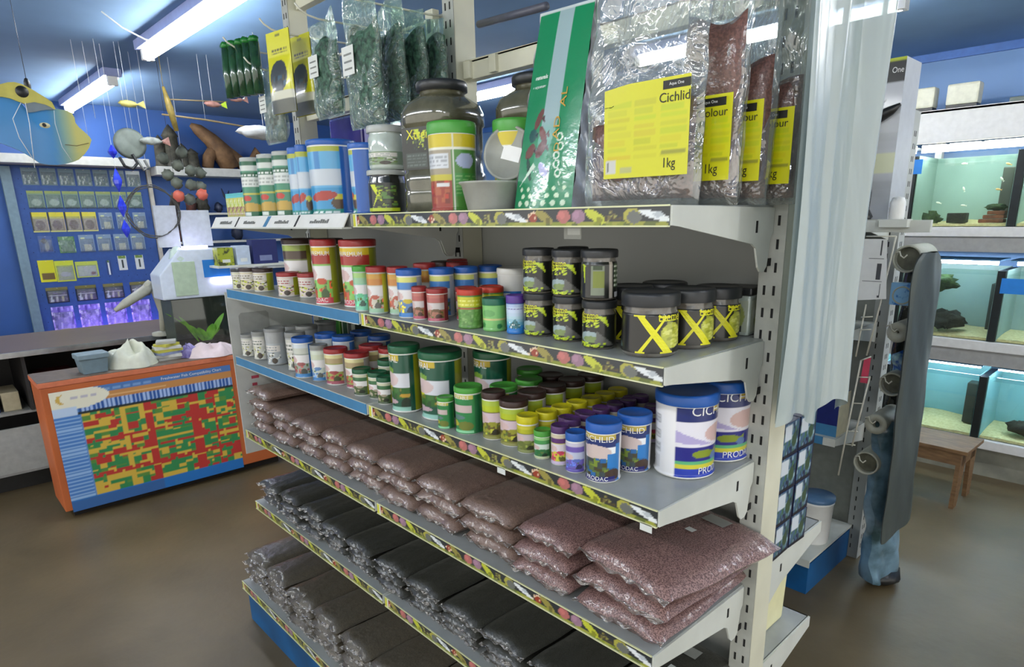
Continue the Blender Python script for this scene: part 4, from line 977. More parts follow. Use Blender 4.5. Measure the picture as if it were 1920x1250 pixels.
plant_bag(-1.025, -.12, .16, 2.195, 1.92, 'third bag in the row of hanging green plant bags', 4)
plant_bag(-1.025, -.05, .155, 2.185, 1.95, 'last bag in the row of hanging green plant bags', 6)
plant_bag(-1.605, -.26, .14, 2.125, 1.895, 'grey filled clear bag hanging lowest at left', 5, m=mat('grey_fill', (86, 96, 86), .5, rgb2=(60, 68, 62), mix_scale=80), fill=.5, group=None)
def header_bag(x, y, label, rz):
    t = thing('header_card_bag', label, 'bag', (x, y, 1.965), R(rz), 'yellow headed bags')
    w, h = .125, .225
    c = CV(40, 70, YELL); c.rect(0, 0, 1, .16, (88, 92, 84)); c.ell(.5, .45, .36, .2, (60, 66, 70)); c.speck(.2, .32, .8, .45, [(100, 84, 50), (60, 90, 110), (40, 44, 46)], 20, (.06, .03), 3); c.rect(0, .16, 1, .27, (200, 200, 180)); c.dashes(.2, .72, .85, .8, (90, 88, 30), 2); c.rect(.4, .93, .6, .96, (120, 120, 40))
    def f(u, v): 
        uu = 2 * u - 1; return (uu * w / 2 * (1 - .05 * v), -.012 * max(0, 1 - uu ** 4) ** .5 * math.sin(PI * min(1, v * 1.3 + .1)) - .001, v * h)
    MB().canvas(c, f).build('printed_front', PRINT, t)
    MB().grid(lambda u, v: (lambda p: (p[0], -p[1] * .7 + .001, p[2]))(f(1 - u, v)), 12, 16).build('back', mat('bag_back_yellow', (180, 176, 40), .4), t)
header_bag(-1.432, -.305, 'front yellow-headed fish food bag hanging on its hook', 8)
header_bag(-1.437, -.235, 'second yellow-headed fish food bag hanging behind the front one', 4)
t = thing('stick_pack', 'bundled green sticks hanging leftmost by a hook', 'pack', (-1.69, -.315, 2.045), R(15))
m = mat('green_stick', (40, 84, 52), .2, rgb2=(24, 52, 34), mix_scale=30, coat=.8)
for k in range(5): MB().tube([(-.07 + .035 * k, 0, .0), (-.072 + .036 * k, -.002, .07), (-.07 + .035 * k, 0, .15)], .0165, 10).build('stick', m, t)
tp = MB()
for k in range(5): tp.blob((-.07 + .035 * k, 0, .158), (.018, .017, .012), 10, 6, rough=.2, seed=k)
tp.build('top_wrap', mat('bright_green_wrap', (30, 120, 44), .3), t)
# dark rod and small box by the middle upright
t = tag(MB().tube([(-.93, .05, 2.168), (-.6, -.02, 2.13)], .0095, 12).build('display_rod', mat('rod_grey', (86, 88, 102), .4)), 'dark grey rounded rod jutting right of the middle upright', 'rod')
t = thing('price_scanner_box', 'small white box with black window left of the middle upright', 'box', (-1.065, -.01, 2.12))
MB().box((-.018, -.012, 0), (.018, .012, .1)).build('case', CREAM, t, bevel=.002); MB().box((-.008, -.0135, .04), (.008, -.012, .075)).build('window', SLOT, t)

# ---------------------------------------------------------------- plastic sheath hanging over the right end
SHEATH = film('sheath_plastic', (226, 236, 236), .8, .95, .36, .5, 5, body=(160, 174, 174), stretch=(1, 1, .25), diffuse=.9)
t = thing('plastic_sheet', 'tall milky clear plastic sheet hanging over the right upright', 'plastic sheet', (.06, 0, 0))
def sh(u, v):
    y = -.125 + .335 * u + .02 * v * u; z = 1.262 + v * 1.3; a = .4 + .6 * v
    y0 = y + .02 * math.sin(PI * u) * (1 - v) - .012 * v
    x = .016 + .018 * math.sin(9 * u + .4) + .018 * a * math.sin(17 * u + 1 + .6 * v) + .005 * math.sin(33 * u + 3 * v) + .02 * math.sin(PI * u) + .006 * math.sin(7 * v + 4 * u)
    return (x, y0, z + (1 - v) * (.02 * math.sin(11 * u) - .02 * u))
MB().grid(sh, 90, 50).build('front_fold', SHEATH, t)
def sh2(u, v):
    x, y, z = sh(u, v); return (x * .25 - .003 + .0 * u, y + .004, z + .006)
MB().grid(lambda u, v: (sh2(1 - u, v)[0] + .022, sh2(1 - u, v)[1], sh2(1 - u, v)[2]), 60, 30).build('back_fold', SHEATH, t)

t = thing('gondola_shelf', 'top far side shelf behind the jars, left bay', 'shelf', (-1.5, .09, 1.655), 0, 'far side shelves')
MB().box((-.49, .004, -.012), (.49, .28, 0)).box((-.49, .276, -.03), (.49, .28, 0)).build('deck', DECK, t)
for k_, (x_, w_, h_, mt_, lb_) in enumerate(((-1.93, .13, .40, mat('violet_tub', (72, 62, 150), .15, rgb2=(40, 36, 110), mix_scale=6, coat=1.0), 'deep violet plastic box seen between the hanging bags'), (-1.70, .09, .44, mat('lilac_tub', (170, 166, 214), .15, rgb2=(140, 134, 200), mix_scale=8, coat=1.0), 'pale lilac plastic box seen below the hanging green bags'), (-1.56, .04, .36, mat('lilac_tub', (170, 166, 214), .15), 'narrow lilac plastic box left of the stacked jars'))):
    t = thing('plastic_tub', lb_, 'box', (x_, .25, 1.656)); MB().box((-w_, -.08, 0), (w_, .08, h_)).build('body', mt_, t, bevel=.01); MB().box((-w_ * .98, -.082, h_), (w_ * .98, .082, h_ + .012)).build('lid', WHITEPL, t, bevel=.003)

# goods on the far side shelves
t = None
c0 = CV(24, 26, (70, 100, 130)); c0.speck(0, 0, 1, 1, [(40, 60, 90), (110, 140, 150), (70, 110, 70), (150, 176, 186), (30, 36, 60)], 60, (.08, .06), 3); c0.rect(.08, .5, .5, .95, (206, 214, 222)); c0.rect(.0, 0, 1, .08, (24, 26, 40)); c0.ell(.7, .45, .16, .22, (60, 84, 60)); c0.rect(.92, 0, 1, 1, (30, 34, 60))
first = None
for col in range(2):
    for row in range(4):
        lb = '%s blue fish food box of the %s column below the plastic sheet' % (['bottom', 'second lowest', 'third lowest', 'top'][row], ['left', 'right'][col])
        p = (-.012, .125 + col * .088, .8685 + row * .083)
        if first is None:
            first = thing('food_box', lb, 'box', p, R(2), 'stacked blue fish food boxes')
            MB().box((-.03, -.041, 0), (.028, .041, .082)).build('carton', mat('carton_navy', (40, 52, 96), .4), first, bevel=.001)
            MB().canvas(c0, lambda u, v: (.0286, -.0405 + .081 * u, .0005 + .081 * v)).canvas(c0, lambda u, v: (-.03 + .058 * u, -.0416, .081 * v)).build('printed_side', PRINT, first)
        else: dup(first, p, R(random.uniform(-2, 3)), lb)
t = thing('storage_box', 'cream plastic box on the low far side shelf at the right', 'box', (-.02, .21, .5845))
m = MB(); m.prism([(-.1, 0), (.1, 0), (.118, .235), (-.118, .235)], lambda a, b, tt: (-.02 - tt, a, b), .12); m.build('body', mat('cream_plastic', (226, 222, 176), .4, noise=.04), t, bevel=.006)
MB().box((-.145, -.122, .235), (-.015, .122, .245)).build('rim', mat('cream_rim', (232, 228, 186), .4), t, bevel=.004)

# ---------------------------------------------------------------- second gondola behind
g2 = thing('gondola_shelving', 'second grey gondola frame standing behind, with blue plinth', 'shelving frame', (0, 1.92, 0))
for x in (-.375, -1.375, -2.375):
    m = MB()
    m.box((x - .03, -.04, 0), (x + .03, .04, 2.05)); z = .05
    while z < 2.0:
        m.box((x + .0295, -.012, z), (x + .031, -.008, z + .022), 1); m.box((x + .0295, .008, z), (x + .031, .012, z + .022), 1); m.box((x - .008, -.0415, z), (x - .004, -.039, z + .022), 1); z += .05
    m.build('upright', [PANEL, SLOT], g2)
for b in range(2): MB().box((-b - 1.34, .0, .15), (-b - .41, .02, 2.0)).build('back_panel', mat('back_panel_olive', (136, 140, 132), .5), g2)
MB().box((-2.37, -.52, 0), (-.39, -.505, .145)).build('plinth_front', BLUEPAINT, g2); MB().box((-.405, -.505, 0), (-.39, -.045, .145)).build('plinth_end', BLUEPAINT, g2)
for i, (z, ln, nm) in enumerate(((.172, .53, 'base'), (.70, .39, 'lower'), (1.17, .39, 'middle'), (1.62, .39, 'upper'))):
    for b in range(2):
        t = thing('gondola_shelf', '%s shelf of the second gondola, %s bay' % (nm, ['right', 'left'][b]), 'shelf', (-b - .875, 1.92, z), 0, 'second gondola shelves')
        MB().box((-.49, -ln, -.012), (.49, -.042, 0)).build('deck', STEEL, t)
        MB().box((-.49, -ln - .003, -.034), (.44, -ln, .001)).build('ticket_strip', BLUESTRIP if i else STEEL, t)
        MB().box((.44, -ln - .004, -.034), (.492, -ln, .001)).build('strip_end', STEEL, t)
        if i: MB().prism([(-ln, 0), (-ln, -.03), (-.1, -.08), (-.045, -.09), (-.045, 0)][::-1], lambda a, bb, tt: (.488 + tt, a, bb), .004).build('bracket', STEEL, t)
t = None
for i, x in enumerate((-.425, -.475, -.525, -.575)):
    lb = '%s black carton with small white label on the second gondola' % ['rightmost', 'second from right', 'third from right', 'fourth from right'][i]
    if t is None:
        t = thing('black_carton', lb, 'carton', (x, 1.59, 1.171), 0, 'black cartons'); MB().box((-.023, -.04, 0), (.023, .04, .13)).build('box', mat('carton_black', (38, 46, 56), .4), t, bevel=.001)
        MB().box((-.012, -.0408, .02), (.006, -.04, .06)).build('label', STICKER, t)
    else: dup(t, (x, 1.59, 1.171), 0, lb)
t = thing('filter_box', 'blue and cream carton at the end of lower second gondola shelf', 'carton', (-.46, 1.62, .7005))
MB().box((-.08, -.06, 0), (.065, .06, .19)).build('box', mat('carton_royal', (28, 40, 110), .4), t, bevel=.002)
MB().box((.0655, -.06, 0), (.067, .06, .19)).build('cream_side', mat('carton_cream', (206, 196, 160), .5), t); MB().box((-.08, -.0615, .0), (.0655, -.0602, .05)).build('blue_band', BLUESTRIP, t)
t = thing('bucket', 'white round tub with blue lid on the second gondola base', 'tub', (-.46, 1.60, .1725))
MB().lathe([(.062, 0), (.066, .01), (.074, .19), (.077, .195), (.077, .205), (.072, .205)], 28).build('body', WHITEPL, t); MB().lathe([(.078, .2055), (.08, .212), (.078, .225), (1e-6, .228)], 28).build('lid', mat('lid_dull_blue', (86, 122, 160), .4), t)
# aquarium carton with yellow header, black ornament in front
t = thing('aquarium_carton', 'tall white carton with lime header standing on second gondola', 'carton', (-.42, 1.6, 1.6205))
H = .575
MB().box((-.125, -.05, 0), (.125, .12, H)).build('box', mat('carton_white', (180, 184, 188), .45, noise=.04), t, bevel=.001)
c = CV(40, 80, (184, 188, 194)); c.rect(0, .88, 1, 1, (176, 192, 40)); c.rect(.5, .86, 1, .985, (30, 30, 30)); c.dashes(.05, .9, .42, .95, (120, 130, 40), 2)
for k in range(10): c.rect(0, .1 + k * .05, 1, .15 + k * .05, tuple(v - 4 * (k % 3) for v in (184, 188, 192)))
c.rect(0, .3, 1, .42, (206, 210, 176)); c.ell(.5, .72, .05, .03, (120, 130, 124)); c.tri([(.66, .75), (.78, .75), (.72, .69)], (70, 74, 90))
m = MB().canvas(c, lambda u, v: (-.125 + .25 * u, -.0506, H * v)); m.text('Aqua', lambda a, b: (.045 + a, -.0514, H * .91 + b), .02, 1, .8); m.text('One', lambda a, b: (.1 + a, -.0514, H * .91 + b), .02, 1, .8)
m.build('printed_front', [PRINT, WHITEINK], t)
t = thing('black_ornament', 'black ribbed bottle shaped ornament in front of tall white carton', 'ornament', (-.392, 1.542, 1.6205))
MB().lathe([(.04, 0), (.046, .01), (.03, .04), (.032, .1), (.024, .15), (.03, .2), (.022, .27), (.03, .32), (.02, .35), (.012, .37)], 24).build('body', mat('black_gloss', (26, 30, 30), .15, coat=.8, bump=.8, bscale=40), t)
MB().tube([(0, 0, .36), (.03, -.005, .375), (.07, -.01, .392), (.1, -.012, .41)], .018, 12, taper=[.022, .022, .017, .006]).build('beak', BLACKPL, t)
# wire ladder, leaflet, film rolls
t = thing('wire_rack', 'narrow white wire ladder hanging off second gondola end', 'rack', (0, 1.45, 0))
MB().tube([(-.225, 0, 1.56), (-.25, 0, 1.3), (-.275, 0, 1.1)], .0035, 6).tube([(-.225, 0, 1.56), (-.33, .004, 1.558)], .003, 6).tube([(-.30, 0, 1.30), (-.315, 0, 1.09)], .003, 6).build('upper_wire', WIRE, t)
MB().tube([(-.29, -.01, 1.08), (-.325, -.01, .58)], .0035, 6).build('left_wire', WIRE, t)
MB().tube([(-.25, -.01, 1.02), (-.285, -.01, .72)], .0035, 6).tube([(-.29, -.01, 1.08), (-.255, -.01, 1.10)], .003, 6).build('right_wire', WIRE, t)
for k, z in enumerate((1.25, 1.2, 1.01, .9, .78, .72)):
    xo = -.29 - (1.08 - z) * .07 if z < 1.08 else -.31
    MB().tube([(xo, -.008, z), (xo + .042, -.008, z + .006)], .0026, 6).build('rung', WIRE, t)
t = thing('instruction_leaflet', 'white hanging leaflet with three tool pictures', 'leaflet', (0, 1.42, 0))
m = MB().prism([(-.345, 1.315), (-.222, 1.33), (-.245, 1.55), (-.325, 1.55)], lambda a, b, tt: (a, tt, b), .002); m.build('sheet', mat('leaflet_paper', (212, 214, 212), .55, noise=.03), t)
m = MB()
for a0, b0, a1, b1 in ((-.262, 1.49, -.257, 1.545), (-.30, 1.477, -.247, 1.479), (-.268, 1.40, -.252, 1.46), (-.315, 1.392, -.245, 1.394), (-.25, 1.335, -.248, 1.385), (-.256, 1.333, -.248, 1.341)):
    m.box((a0, -.0006, b0), (a1, -.0001, b1))
m.build('tool_pictures', mat('grey_ink', (70, 72, 76), .6), t)
tag(MB().prism([(-.292, .985), (-.264, .985), (-.262, 1.09), (-.286, 1.085)], lambda a, b, tt: (a, 1.462 + tt, b), .002).build('pink_tag', mat('pink_card', (206, 70, 96), .5)), 'pink plastic tag hanging inside the wire ladder', 'tag')
ROLLG = mat('roll_paper', (176, 176, 160), .5, noise=.1); ROLLD = mat('roll_dark', (112, 112, 96), .4, noise=.3)
rl = [(-.192, 1.475, .052, 'open'), (-.192, 1.338, .036, 'black'), (-.19, 1.195, .04, 'disc'), (-.186, .987, .048, 'open'), (-.225, .813, .042, 'ring'), (-.243, .638, .05, 'open')]
for i, (x, z, r, kd) in enumerate(rl):
    t = thing('film_roll', '%s paper roll seen end on beside the wire ladder' % ['topmost', 'second highest', 'third highest', 'fourth highest', 'second lowest', 'lowest'][i], 'roll', (x, 1.5, z), 0, 'rolls of background film')
    g = MB(); g.T = Matrix.Rotation(R(-90), 4, 'X'); ri = {'open': r * .86, 'black': r * .82, 'disc': r * .14, 'ring': r * .36}[kd]
    g.lathe([(ri, .012), (ri, 0), (r * .97, -.001), (r, .002), (r, .2), (ri, .2), (ri, .012)], 30); g.build('tube', ROLLG, t)
    if kd in ('open', 'black'):
        g = MB(); g.T = Matrix.Rotation(R(-90), 4, 'X'); g.lathe([(1e-6, .03), (ri * .98, .03)], 24); g.build('core', SLOT if kd == 'black' else ROLLD, t)
    if kd != 'black': MB().tube([(-.04, -.006, .022), (-.026, -.008, .028), (-.02, -.01, .012), (-.008, -.01, .004), (.002, -.01, .016)], .0028, 8).build('hook', WIRE, t)
# hanging film sheets at the end of second gondola
def board(name, label, pts, m, x, th, amp, seed):
    r = random.Random(seed); ph = [r.uniform(0, 6) for _ in range(5)]
    def f(s):
        def q(u, v):
            z = pts[0][2] + (pts[1][2] - pts[0][2]) * v; y0 = pts[0][0] + (pts[1][0] - pts[0][0]) * v; y1 = pts[0][1] + (pts[1][1] - pts[0][1]) * v
            cr = 1 - max(0, (v - .93) / .07) ** 3 * .5; ym = (y0 + y1) / 2; uu = (u - .5) * 2; y = ym + uu * (y1 - y0) / 2 * cr
            e = (1 - abs(uu) ** 4) ** .5
            return (x + s * th * e + amp * (math.sin(8 * u + ph[0] + 3 * v) + .6 * math.sin(15 * v + ph[1] + 5 * u) + .4 * math.sin(31 * v + 17 * u + ph[2])), y, z)
        return q
    g = MB().grid(f(1), 24, 60).grid(lambda u, v: f(-1)(1 - u, v), 24, 60)
    return tag(g.build(name, m), label, 'sheet')
GREYF = mat('grey_film', (74, 82, 78), .55, rgb2=(44, 52, 50), mix_scale=7, coat=.0, bump=.25, bscale=9, stretch=(1, 1, .3), contrast=(.3, .75))
BLUEF = mat('blue_rock_film', (116, 150, 172), .3, rgb2=(40, 70, 76), mix_scale=9, coat=.6, bump=.9, bscale=8, contrast=(.32, .62))
board('background_film', 'tall dark grey film sheet hanging right of the paper rolls', [(1.42, 1.78, .34), (1.37, 1.70, 1.5)], GREYF, -.125, .014, .003, 3)
board('rock_film', 'crumpled blue rock patterned sheet bunched near the floor', [(1.62, 1.86, .04), (1.5, 1.72, .82)], BLUEF, -.2, .05, .012, 9)
board('dark_film', 'dark wrapped film strip hanging directly behind the rolls', [(1.72, 1.87, .84), (1.72, 1.85, 1.5)], mat('black_film', (40, 44, 42), .25, coat=.8, noise=.5, scale=9, bump=.8, bscale=12), -.24, .03, .006, 5)
tag(MB().blob((-.19, 1.76, .035), (.07, .1, .035), 14, 8, rough=.08).build('rubber_foot', BLACKPL), 'black foot under the crumpled blue sheet on the floor', 'foot')
t = tag(MB().grid(lambda u, v: (-.21 + .09 * u, 1.55 + .02 * math.sin(6 * u + 5 * v), 1.01 + .09 * v + .05 * u), 10, 10).build('holographic_wrap', mat('iridescent_wrap', (150, 190, 200), .15, rgb2=(40, 90, 170), mix_scale=30, contrast=(.4, .6), coat=1.0, bump=1, bscale=20)), 'shiny blue and white wrap between third and fourth rolls', 'wrap')
t = thing('light_hood', 'white cylinder lamp end on the top of the wire rack', 'lamp', (-.248, 1.5, 1.6205))
MB().lathe([(.026, 0), (.027, .01), (.027, .06), (.02, .078), (1e-6, .082)], 20).build('body', WHITEPL, t); MB().box((-.05, -.03, -.03), (.05, .03, 0)).build('mount', STEEL, t, bevel=.003)
t = tag(MB().box((-.36, 1.505, 1.572), (-.13, 1.528, 1.617)).build('display_arm', STEEL, bevel=.002), 'cream arm jutting from the top shelf of second gondola', 'arm')
t = tag(MB().box((-.235, 1.50, 1.30), (-.135, 1.54, 1.385)).build('blue_pack', mat('pack_sky', (44, 110, 186), .4, rgb2=(130, 180, 220), mix_scale=25, contrast=(.55, .6)), bevel=.002), 'blue striped pack between the first and second rolls', 'pack')

# ---------------------------------------------------------------- aquarium rack along the back wall
RX0, RX1, YF = -1.86, .50, 3.5
RACKW = mat('rack_white', (206, 206, 204), .5, noise=.05)
rack = thing('aquarium_rack', 'long white rack carrying three tiers of lit fish tanks', 'rack', (0, YF, 0))
tiers = [(1.555, .43), (.87, .43), (.25, .40)]
for z in (2.05,): MB().box((RX0, -.03, z), (RX1, .0, z + .19)).build('fascia', RACKW, rack, bevel=.004)
MB().box((RX0, -.03, 2.225), (RX1, .48, 2.24)).build('top_board', RACKW, rack)
for z in (1.555, .87, .25):
    MB().box((RX0, -.03, z - .06), (RX1, .0, z - .003)).build('beam', RACKW, rack, bevel=.003); MB().box((RX0, 0, z - .03), (RX1, .46, z - .003)).build('deck', RACKW, rack)
    if z > .3: MB().box((RX0, -.02, z - .15), (RX1, .0, z - .062)).build('lower_fascia', mat('rack_grey', (150, 150, 148), .5), rack)
for x in (RX0, -.78 - .02, RX1 - .04): 
    MB().box((x, .42, 0), (x + .04, .47, 2.22)).build('post', RACKW, rack)
MB().box((RX0, .02, 0), (RX1, .05, .19)).build('kick_board', mat('kick_grey', (150, 150, 136), .5, noise=.3, scale=5), rack)
WATER = film('tank_water', (240, 250, 246), .02, .25, .02, 0.05, diffuse=0)
TL = mat('tank_lamp', (236, 246, 250), .4, noise=0, emit=TANK_POWER)
BLK = mat('tank_divider', (16, 26, 28), .5, noise=.3); SANDY = mat('tank_sand', (226, 212, 160), .8, rgb2=(200, 184, 130), mix_scale=60, bump=.8, bscale=70)
BACKC = [mat('tank_back_green', (150, 176, 166), .6, noise=.1, scale=3), mat('tank_back_grey', (142, 166, 160), .6, noise=.12, scale=3), mat('tank_back_teal', (128, 180, 186), .6, noise=.1, scale=3)]
cols = [(-1.30, -.82), (-.775, -.262), (-.218, .30)]
names = ['top', 'middle', 'bottom']; cn = ['left', 'centre', 'right']
for ti, (z, h) in enumerate(tiers):
    for ci, (x0, x1) in enumerate(cols):
        t = thing('fish_tank', '%s tier fish tank, %s column of the lit rack' % (names[ti], cn[ci]), 'fish tank', ((x0 + x1) / 2, YF, z), 0, 'fish tanks'); hw = (x1 - x0) / 2
        MB().box((-hw, .004, 0), (hw, .008, h)).build('front_glass', GLASS, t)
        MB().box((-hw, .40, 0), (hw, .404, h)).build('back_wall', BACKC[ti] if (ti, ci) != (0, 0) else mat('tank_blue', (50, 110, 220), .5), t)
        for sx in (-1, 1): MB().box((sx * (hw - .002) - .002, .008, 0), (sx * (hw - .002) + .002, .4, h)).build('side_glass', BACKC[ti], t)
        MB().box((-hw, .004, -.002), (hw, .404, 0)).build('bottom_glass', GLASS, t)
        MB().grid(lambda u, v: (-hw + .005 + (2 * hw - .01) * u, .012 + .385 * v, .012 + .006 * math.sin(9 * u + 4 * v) + .02 * v), 16, 10).box((-hw + .005, .0095, .001), (hw - .005, .0125, .016)).build('sand_bed', SANDY, t)
        MB().grid(lambda u, v: (-hw + .006 + (2 * hw - .012) * u, .012 + .38 * v, h * .93), 4, 4).build('water_surface', WATER, t)
        MB().tube([(-hw * .9, .12, h + .035), (hw * .9, .12, h + .035)], .013, 10).build('lamp', TL, t)
        MB().box((-hw, .03, h + .05), (hw, .3, h + .058)).build('hood', mat('hood_blue', (120, 176, 224), .5) if ti else RACKW, t)
    for x in (-.798, -.24):
        tag(MB().box((x - .02, YF - .01, z), (x + .02, YF + .38, z + h * .99)).build('tank_divider_board', BLK), 'black board between tanks %s on the %s tier' % ('at left' if x < -.5 else 'at right', names[ti]), 'board')
for x0, x1 in ((-.90, -.80), (-.77, -.64), (-.62, -.46), (-.44, -.25)):
    tag(MB().box((x0, YF + .02, 2.0), (x1, YF + .03, 2.045)).build('tank_light', mat('light_panel', (250, 250, 236), .5, noise=0, emit=5.0)), 'glowing lamp panel above the top tanks, %s' % {-.90: 'leftmost', -.77: 'second from left', -.62: 'third from left', -.44: 'rightmost'}[x0], 'lamp')
BLUEPAPER = mat('blue_card', (30, 120, 200), .6, noise=.04)
for x0, x1, z0, z1, lb in ((-.87, -.745, 1.875, 1.962, 'blue card taped to the top left corner of top tank'), (-.235, -.09, 1.165, 1.255, 'blue card taped on the right middle tier tank')):
    tag(MB().box((x0, YF - .014, z0), (x1, YF - .012, z1)).build('blue_card', BLUEPAPER), lb, 'card')
# things in the tanks
BRK = mat('terracotta', (140, 84, 56), .8, rgb2=(96, 56, 36), mix_scale=30); MOSS = mat('moss_green', (60, 84, 36), .9, rgb2=(28, 44, 20), mix_scale=60, bump=1, bscale=50); ROCK = mat('dark_rock', (44, 44, 30), .8, rgb2=(24, 24, 16), mix_scale=30, bump=1, bscale=30)
def inb(nm, lo, hi, m, lb, cat): return tag(MB().box(lo, hi).build(nm, m, bevel=.006), lb, cat)
for k in range(3): inb('terracotta_brick', (-.42 + .02 * k, YF + .06, 1.575 + k * .024), (-.29, YF + .14, 1.597 + k * .024), BRK, '%s terracotta tile of the stack in the top tank' % ['bottom', 'middle', 'top'][k], 'tile')
tag(MB().blob((-.345, YF + .1, 1.665), (.055, .04, .018), 14, 8, rough=.25, seed=2).build('moss_clump', MOSS), 'green moss clump on the tile stack in top tank', 'plant')
inb('dark_cave', (-.60, YF + .1, 1.575), (-.5, YF + .2, 1.635), ROCK, 'dark square cave on the sand of the top tank', 'ornament')
tag(MB().blob((-.69, YF + .12, 1.60), (.05, .04, .04), 14, 8, rough=.3, seed=4).build('moss_clump', MOSS), 'dark green plant at the left of the top tank', 'plant')
inb('internal_filter', (-.36, YF + .2, 1.60), (-.3, YF + .3, 1.90), mat('filter_grey', (70, 74, 64), .5), 'dark grey internal filter in the top tank', 'filter')
inb('internal_filter', (-.32, YF + .2, .91), (-.26, YF + .3, 1.20), mat('filter_dark', (50, 56, 50), .5), 'dark internal filter in the middle tier tank', 'filter')
inb('internal_filter', (-.36, YF + .2, .28), (-.3, YF + .3, .55), mat('filter_dark', (50, 56, 50), .5), 'dark internal filter in the bottom tier tank', 'filter')
tag(MB().blob((-.52, YF + .12, .965), (.11, .07, .05), 18, 10, rough=.3, seed=5).build('driftwood_clump', ROCK), 'dark driftwood clump low in the middle tank', 'driftwood')
tag(MB().blob((-.6, YF + .14, 1.20), (.1, .06, .045), 18, 10, rough=.3, seed=6).build('floating_plant', MOSS), 'mossy plant floating high in the middle tank', 'plant')
tag(MB().blob((-.02, YF + .14, .325), (.08, .06, .04), 16, 10, rough=.2, seed=7).build('dark_rock', ROCK), 'dark rock on sand in the bottom right tank', 'rock')
FISHM = mat('fish_orange', (230, 180, 110), .4); FISHW = mat('fish_white', (236, 236, 220), .4)
for i, (x, z, m_, a) in enumerate(((-.33, 1.915, FISHM, .4), (-.35, 1.83, FISHW, .9), (-.36, 1.77, FISHM, .2), (-.56, 1.93, FISHW, 0), (-.54, 1.78, FISHW, 1.2), (-.67, 1.7, FISHW, .3), (-.53, 1.68, FISHW, .1))):
    g = MB(); g.T = Matrix.Translation((x, YF + .15, z)) @ Matrix.Rotation(a, 4, 'Y')
    g.blob((0, 0, 0), (.014, .004, .006), 10, 6); g.add([(.011, 0, 0), (.02, 0, .006), (.02, 0, -.006), (.011, .001, 0)], [(0, 1, 2), (3, 2, 1)])
    tag(g.build('aquarium_fish', m_), 'small pale fish swimming in the top tank', 'fish', 'small fish in the top tank')
# things on the rack's top board
for i, (x0, x1) in enumerate(((-.90, -.755), (-.69, -.52))):
    t = thing('tank_hood', ['left', 'right'][i] + ' cream plastic hood standing on top of the tank rack', 'hood', ((x0 + x1) / 2, YF + .12, 2.2405)); w = (x1 - x0) / 2
    MB().box((-w, -.05, .03), (w, .05, .15)).build('cover', mat('hood_cream', (206, 206, 186), .45), t, bevel=.012); MB().box((-w * .95, -.045, 0), (w * .95, .045, .03)).build('dark_base', BLACKPL, t)
tag(MB().box((-.36, YF + .05, 2.2405), (-.2, YF + .16, 2.275)).build('grey_tray', mat('tray_grey', (110, 122, 118), .5), bevel=.006), 'grey tray at the right edge on top of the tank rack', 'tray')
tag(MB().tube([(-.262, YF + .0, 2.37), (-.26, YF + .01, 2.40), (-.256, YF + .02, 2.45)], .02, 10, taper=[.02, .028, .014]).tube([(-.262, YF, 2.37), (-.27, YF, 2.24)], .004, 6).build('dried_pod', mat('pod_brown', (120, 112, 70), .7, noise=.3)), 'brown dried pod cut off by the right photo edge', 'ornament')
# stool
WOOD = mat('stool_wood', (128, 98, 66), .6, rgb2=(96, 70, 46), mix_scale=12, stretch=(1, 6, 6), bump=.1, bscale=40)
t = thing('step_stool', 'low wooden step stool with hand slot before the fish tanks', 'stool', (-.45, 3.0, 0), R(-2))
MB().box((-.32, -.16, .33), (.32, .16, .352)).build('top', WOOD, t, bevel=.003)
MB().box((-.1, -.012, .3515), (.02, .0, .3528)).build('hand_slot', SLOT, t)
for sx in (-1, 1):
    for sy in (-1, 1):
        MB().prism([(sy * .15 if sy > 0 else -.15, .33), (sy * .15 if sy < 0 else .15, 0.0)][:0] or [(sy * .04, .33), (sy * .15, .33), (sy * .16, 0), (sy * .09, 0)], lambda a, b, tt, sx=sx: (sx * .27 + tt, a, b), .022).build('leg', WOOD, t)
    MB().box((sx * .27, -.13, .25), (sx * .27 + .022, .13, .33)).build('leg_panel', WOOD, t)
for sy in (-1, 1): MB().box((-.26, sy * .145 - .009, .26), (.29, sy * .145 + .009, .33)).build('apron', WOOD, t)

# ---------------------------------------------------------------- orange counter with the compatibility chart
ORANGE = mat('counter_orange', (196, 104, 52), .5, rgb2=(176, 88, 44), mix_scale=3)
t = thing('shop_counter', 'orange counter with a colourful fish chart on its front', 'counter', (-3.7, -.16, 0))
MB().box((-.32, -.655, .055), (-.003, .655, .785)).build('body', ORANGE, t, bevel=.006)
MB().box((-.33, -.66, .785), (.0, .66, .815)).build('top_edge', mat('counter_lip', (214, 120, 84), .45), t, bevel=.004)
MB().box((-.328, -.658, .8155), (-.002, .658, .818)).build('top', mat('counter_top_grey', (120, 104, 92), .45, noise=.15), t)
MB().box((-.28, -.61, 0), (-.06, .61, .055)).build('kick_base', mat('kick_shade', (28, 22, 18), .8), t)  # shadow in the recess below the counter is put into this near-black colour
cw, ch = .97, .71
W_, H_ = 140, 100
c = CV(W_, H_, (92, 140, 200)); r = random.Random(12)
Gc, Yc, Rc = (48, 136, 78), (214, 178, 66), (186, 50, 44)
gu = np.linspace(.13, 1, 62); gv = np.linspace(.1, .79, 40)
cs_ = [[r.choices([Gc, Yc, Rc, (90, 140, 60)], [5, 5, 2, 2])[0] for _ in range(21)] for _ in range(27)]
cells = [[cs_[int(j_ / 1.5)][int(i_ / 3)] for i_ in range(62)] for j_ in range(40)]
for k in range(95):
    a = r.randrange(60); b_ = r.randrange(38); w = r.randrange(3, 10); h = r.randrange(1, 4); q = r.choice([Gc, Gc, Yc, Rc])
    for i in range(a, min(62, a + w)):
        for j in range(b_, min(40, b_ + h)): cells[j][i] = q
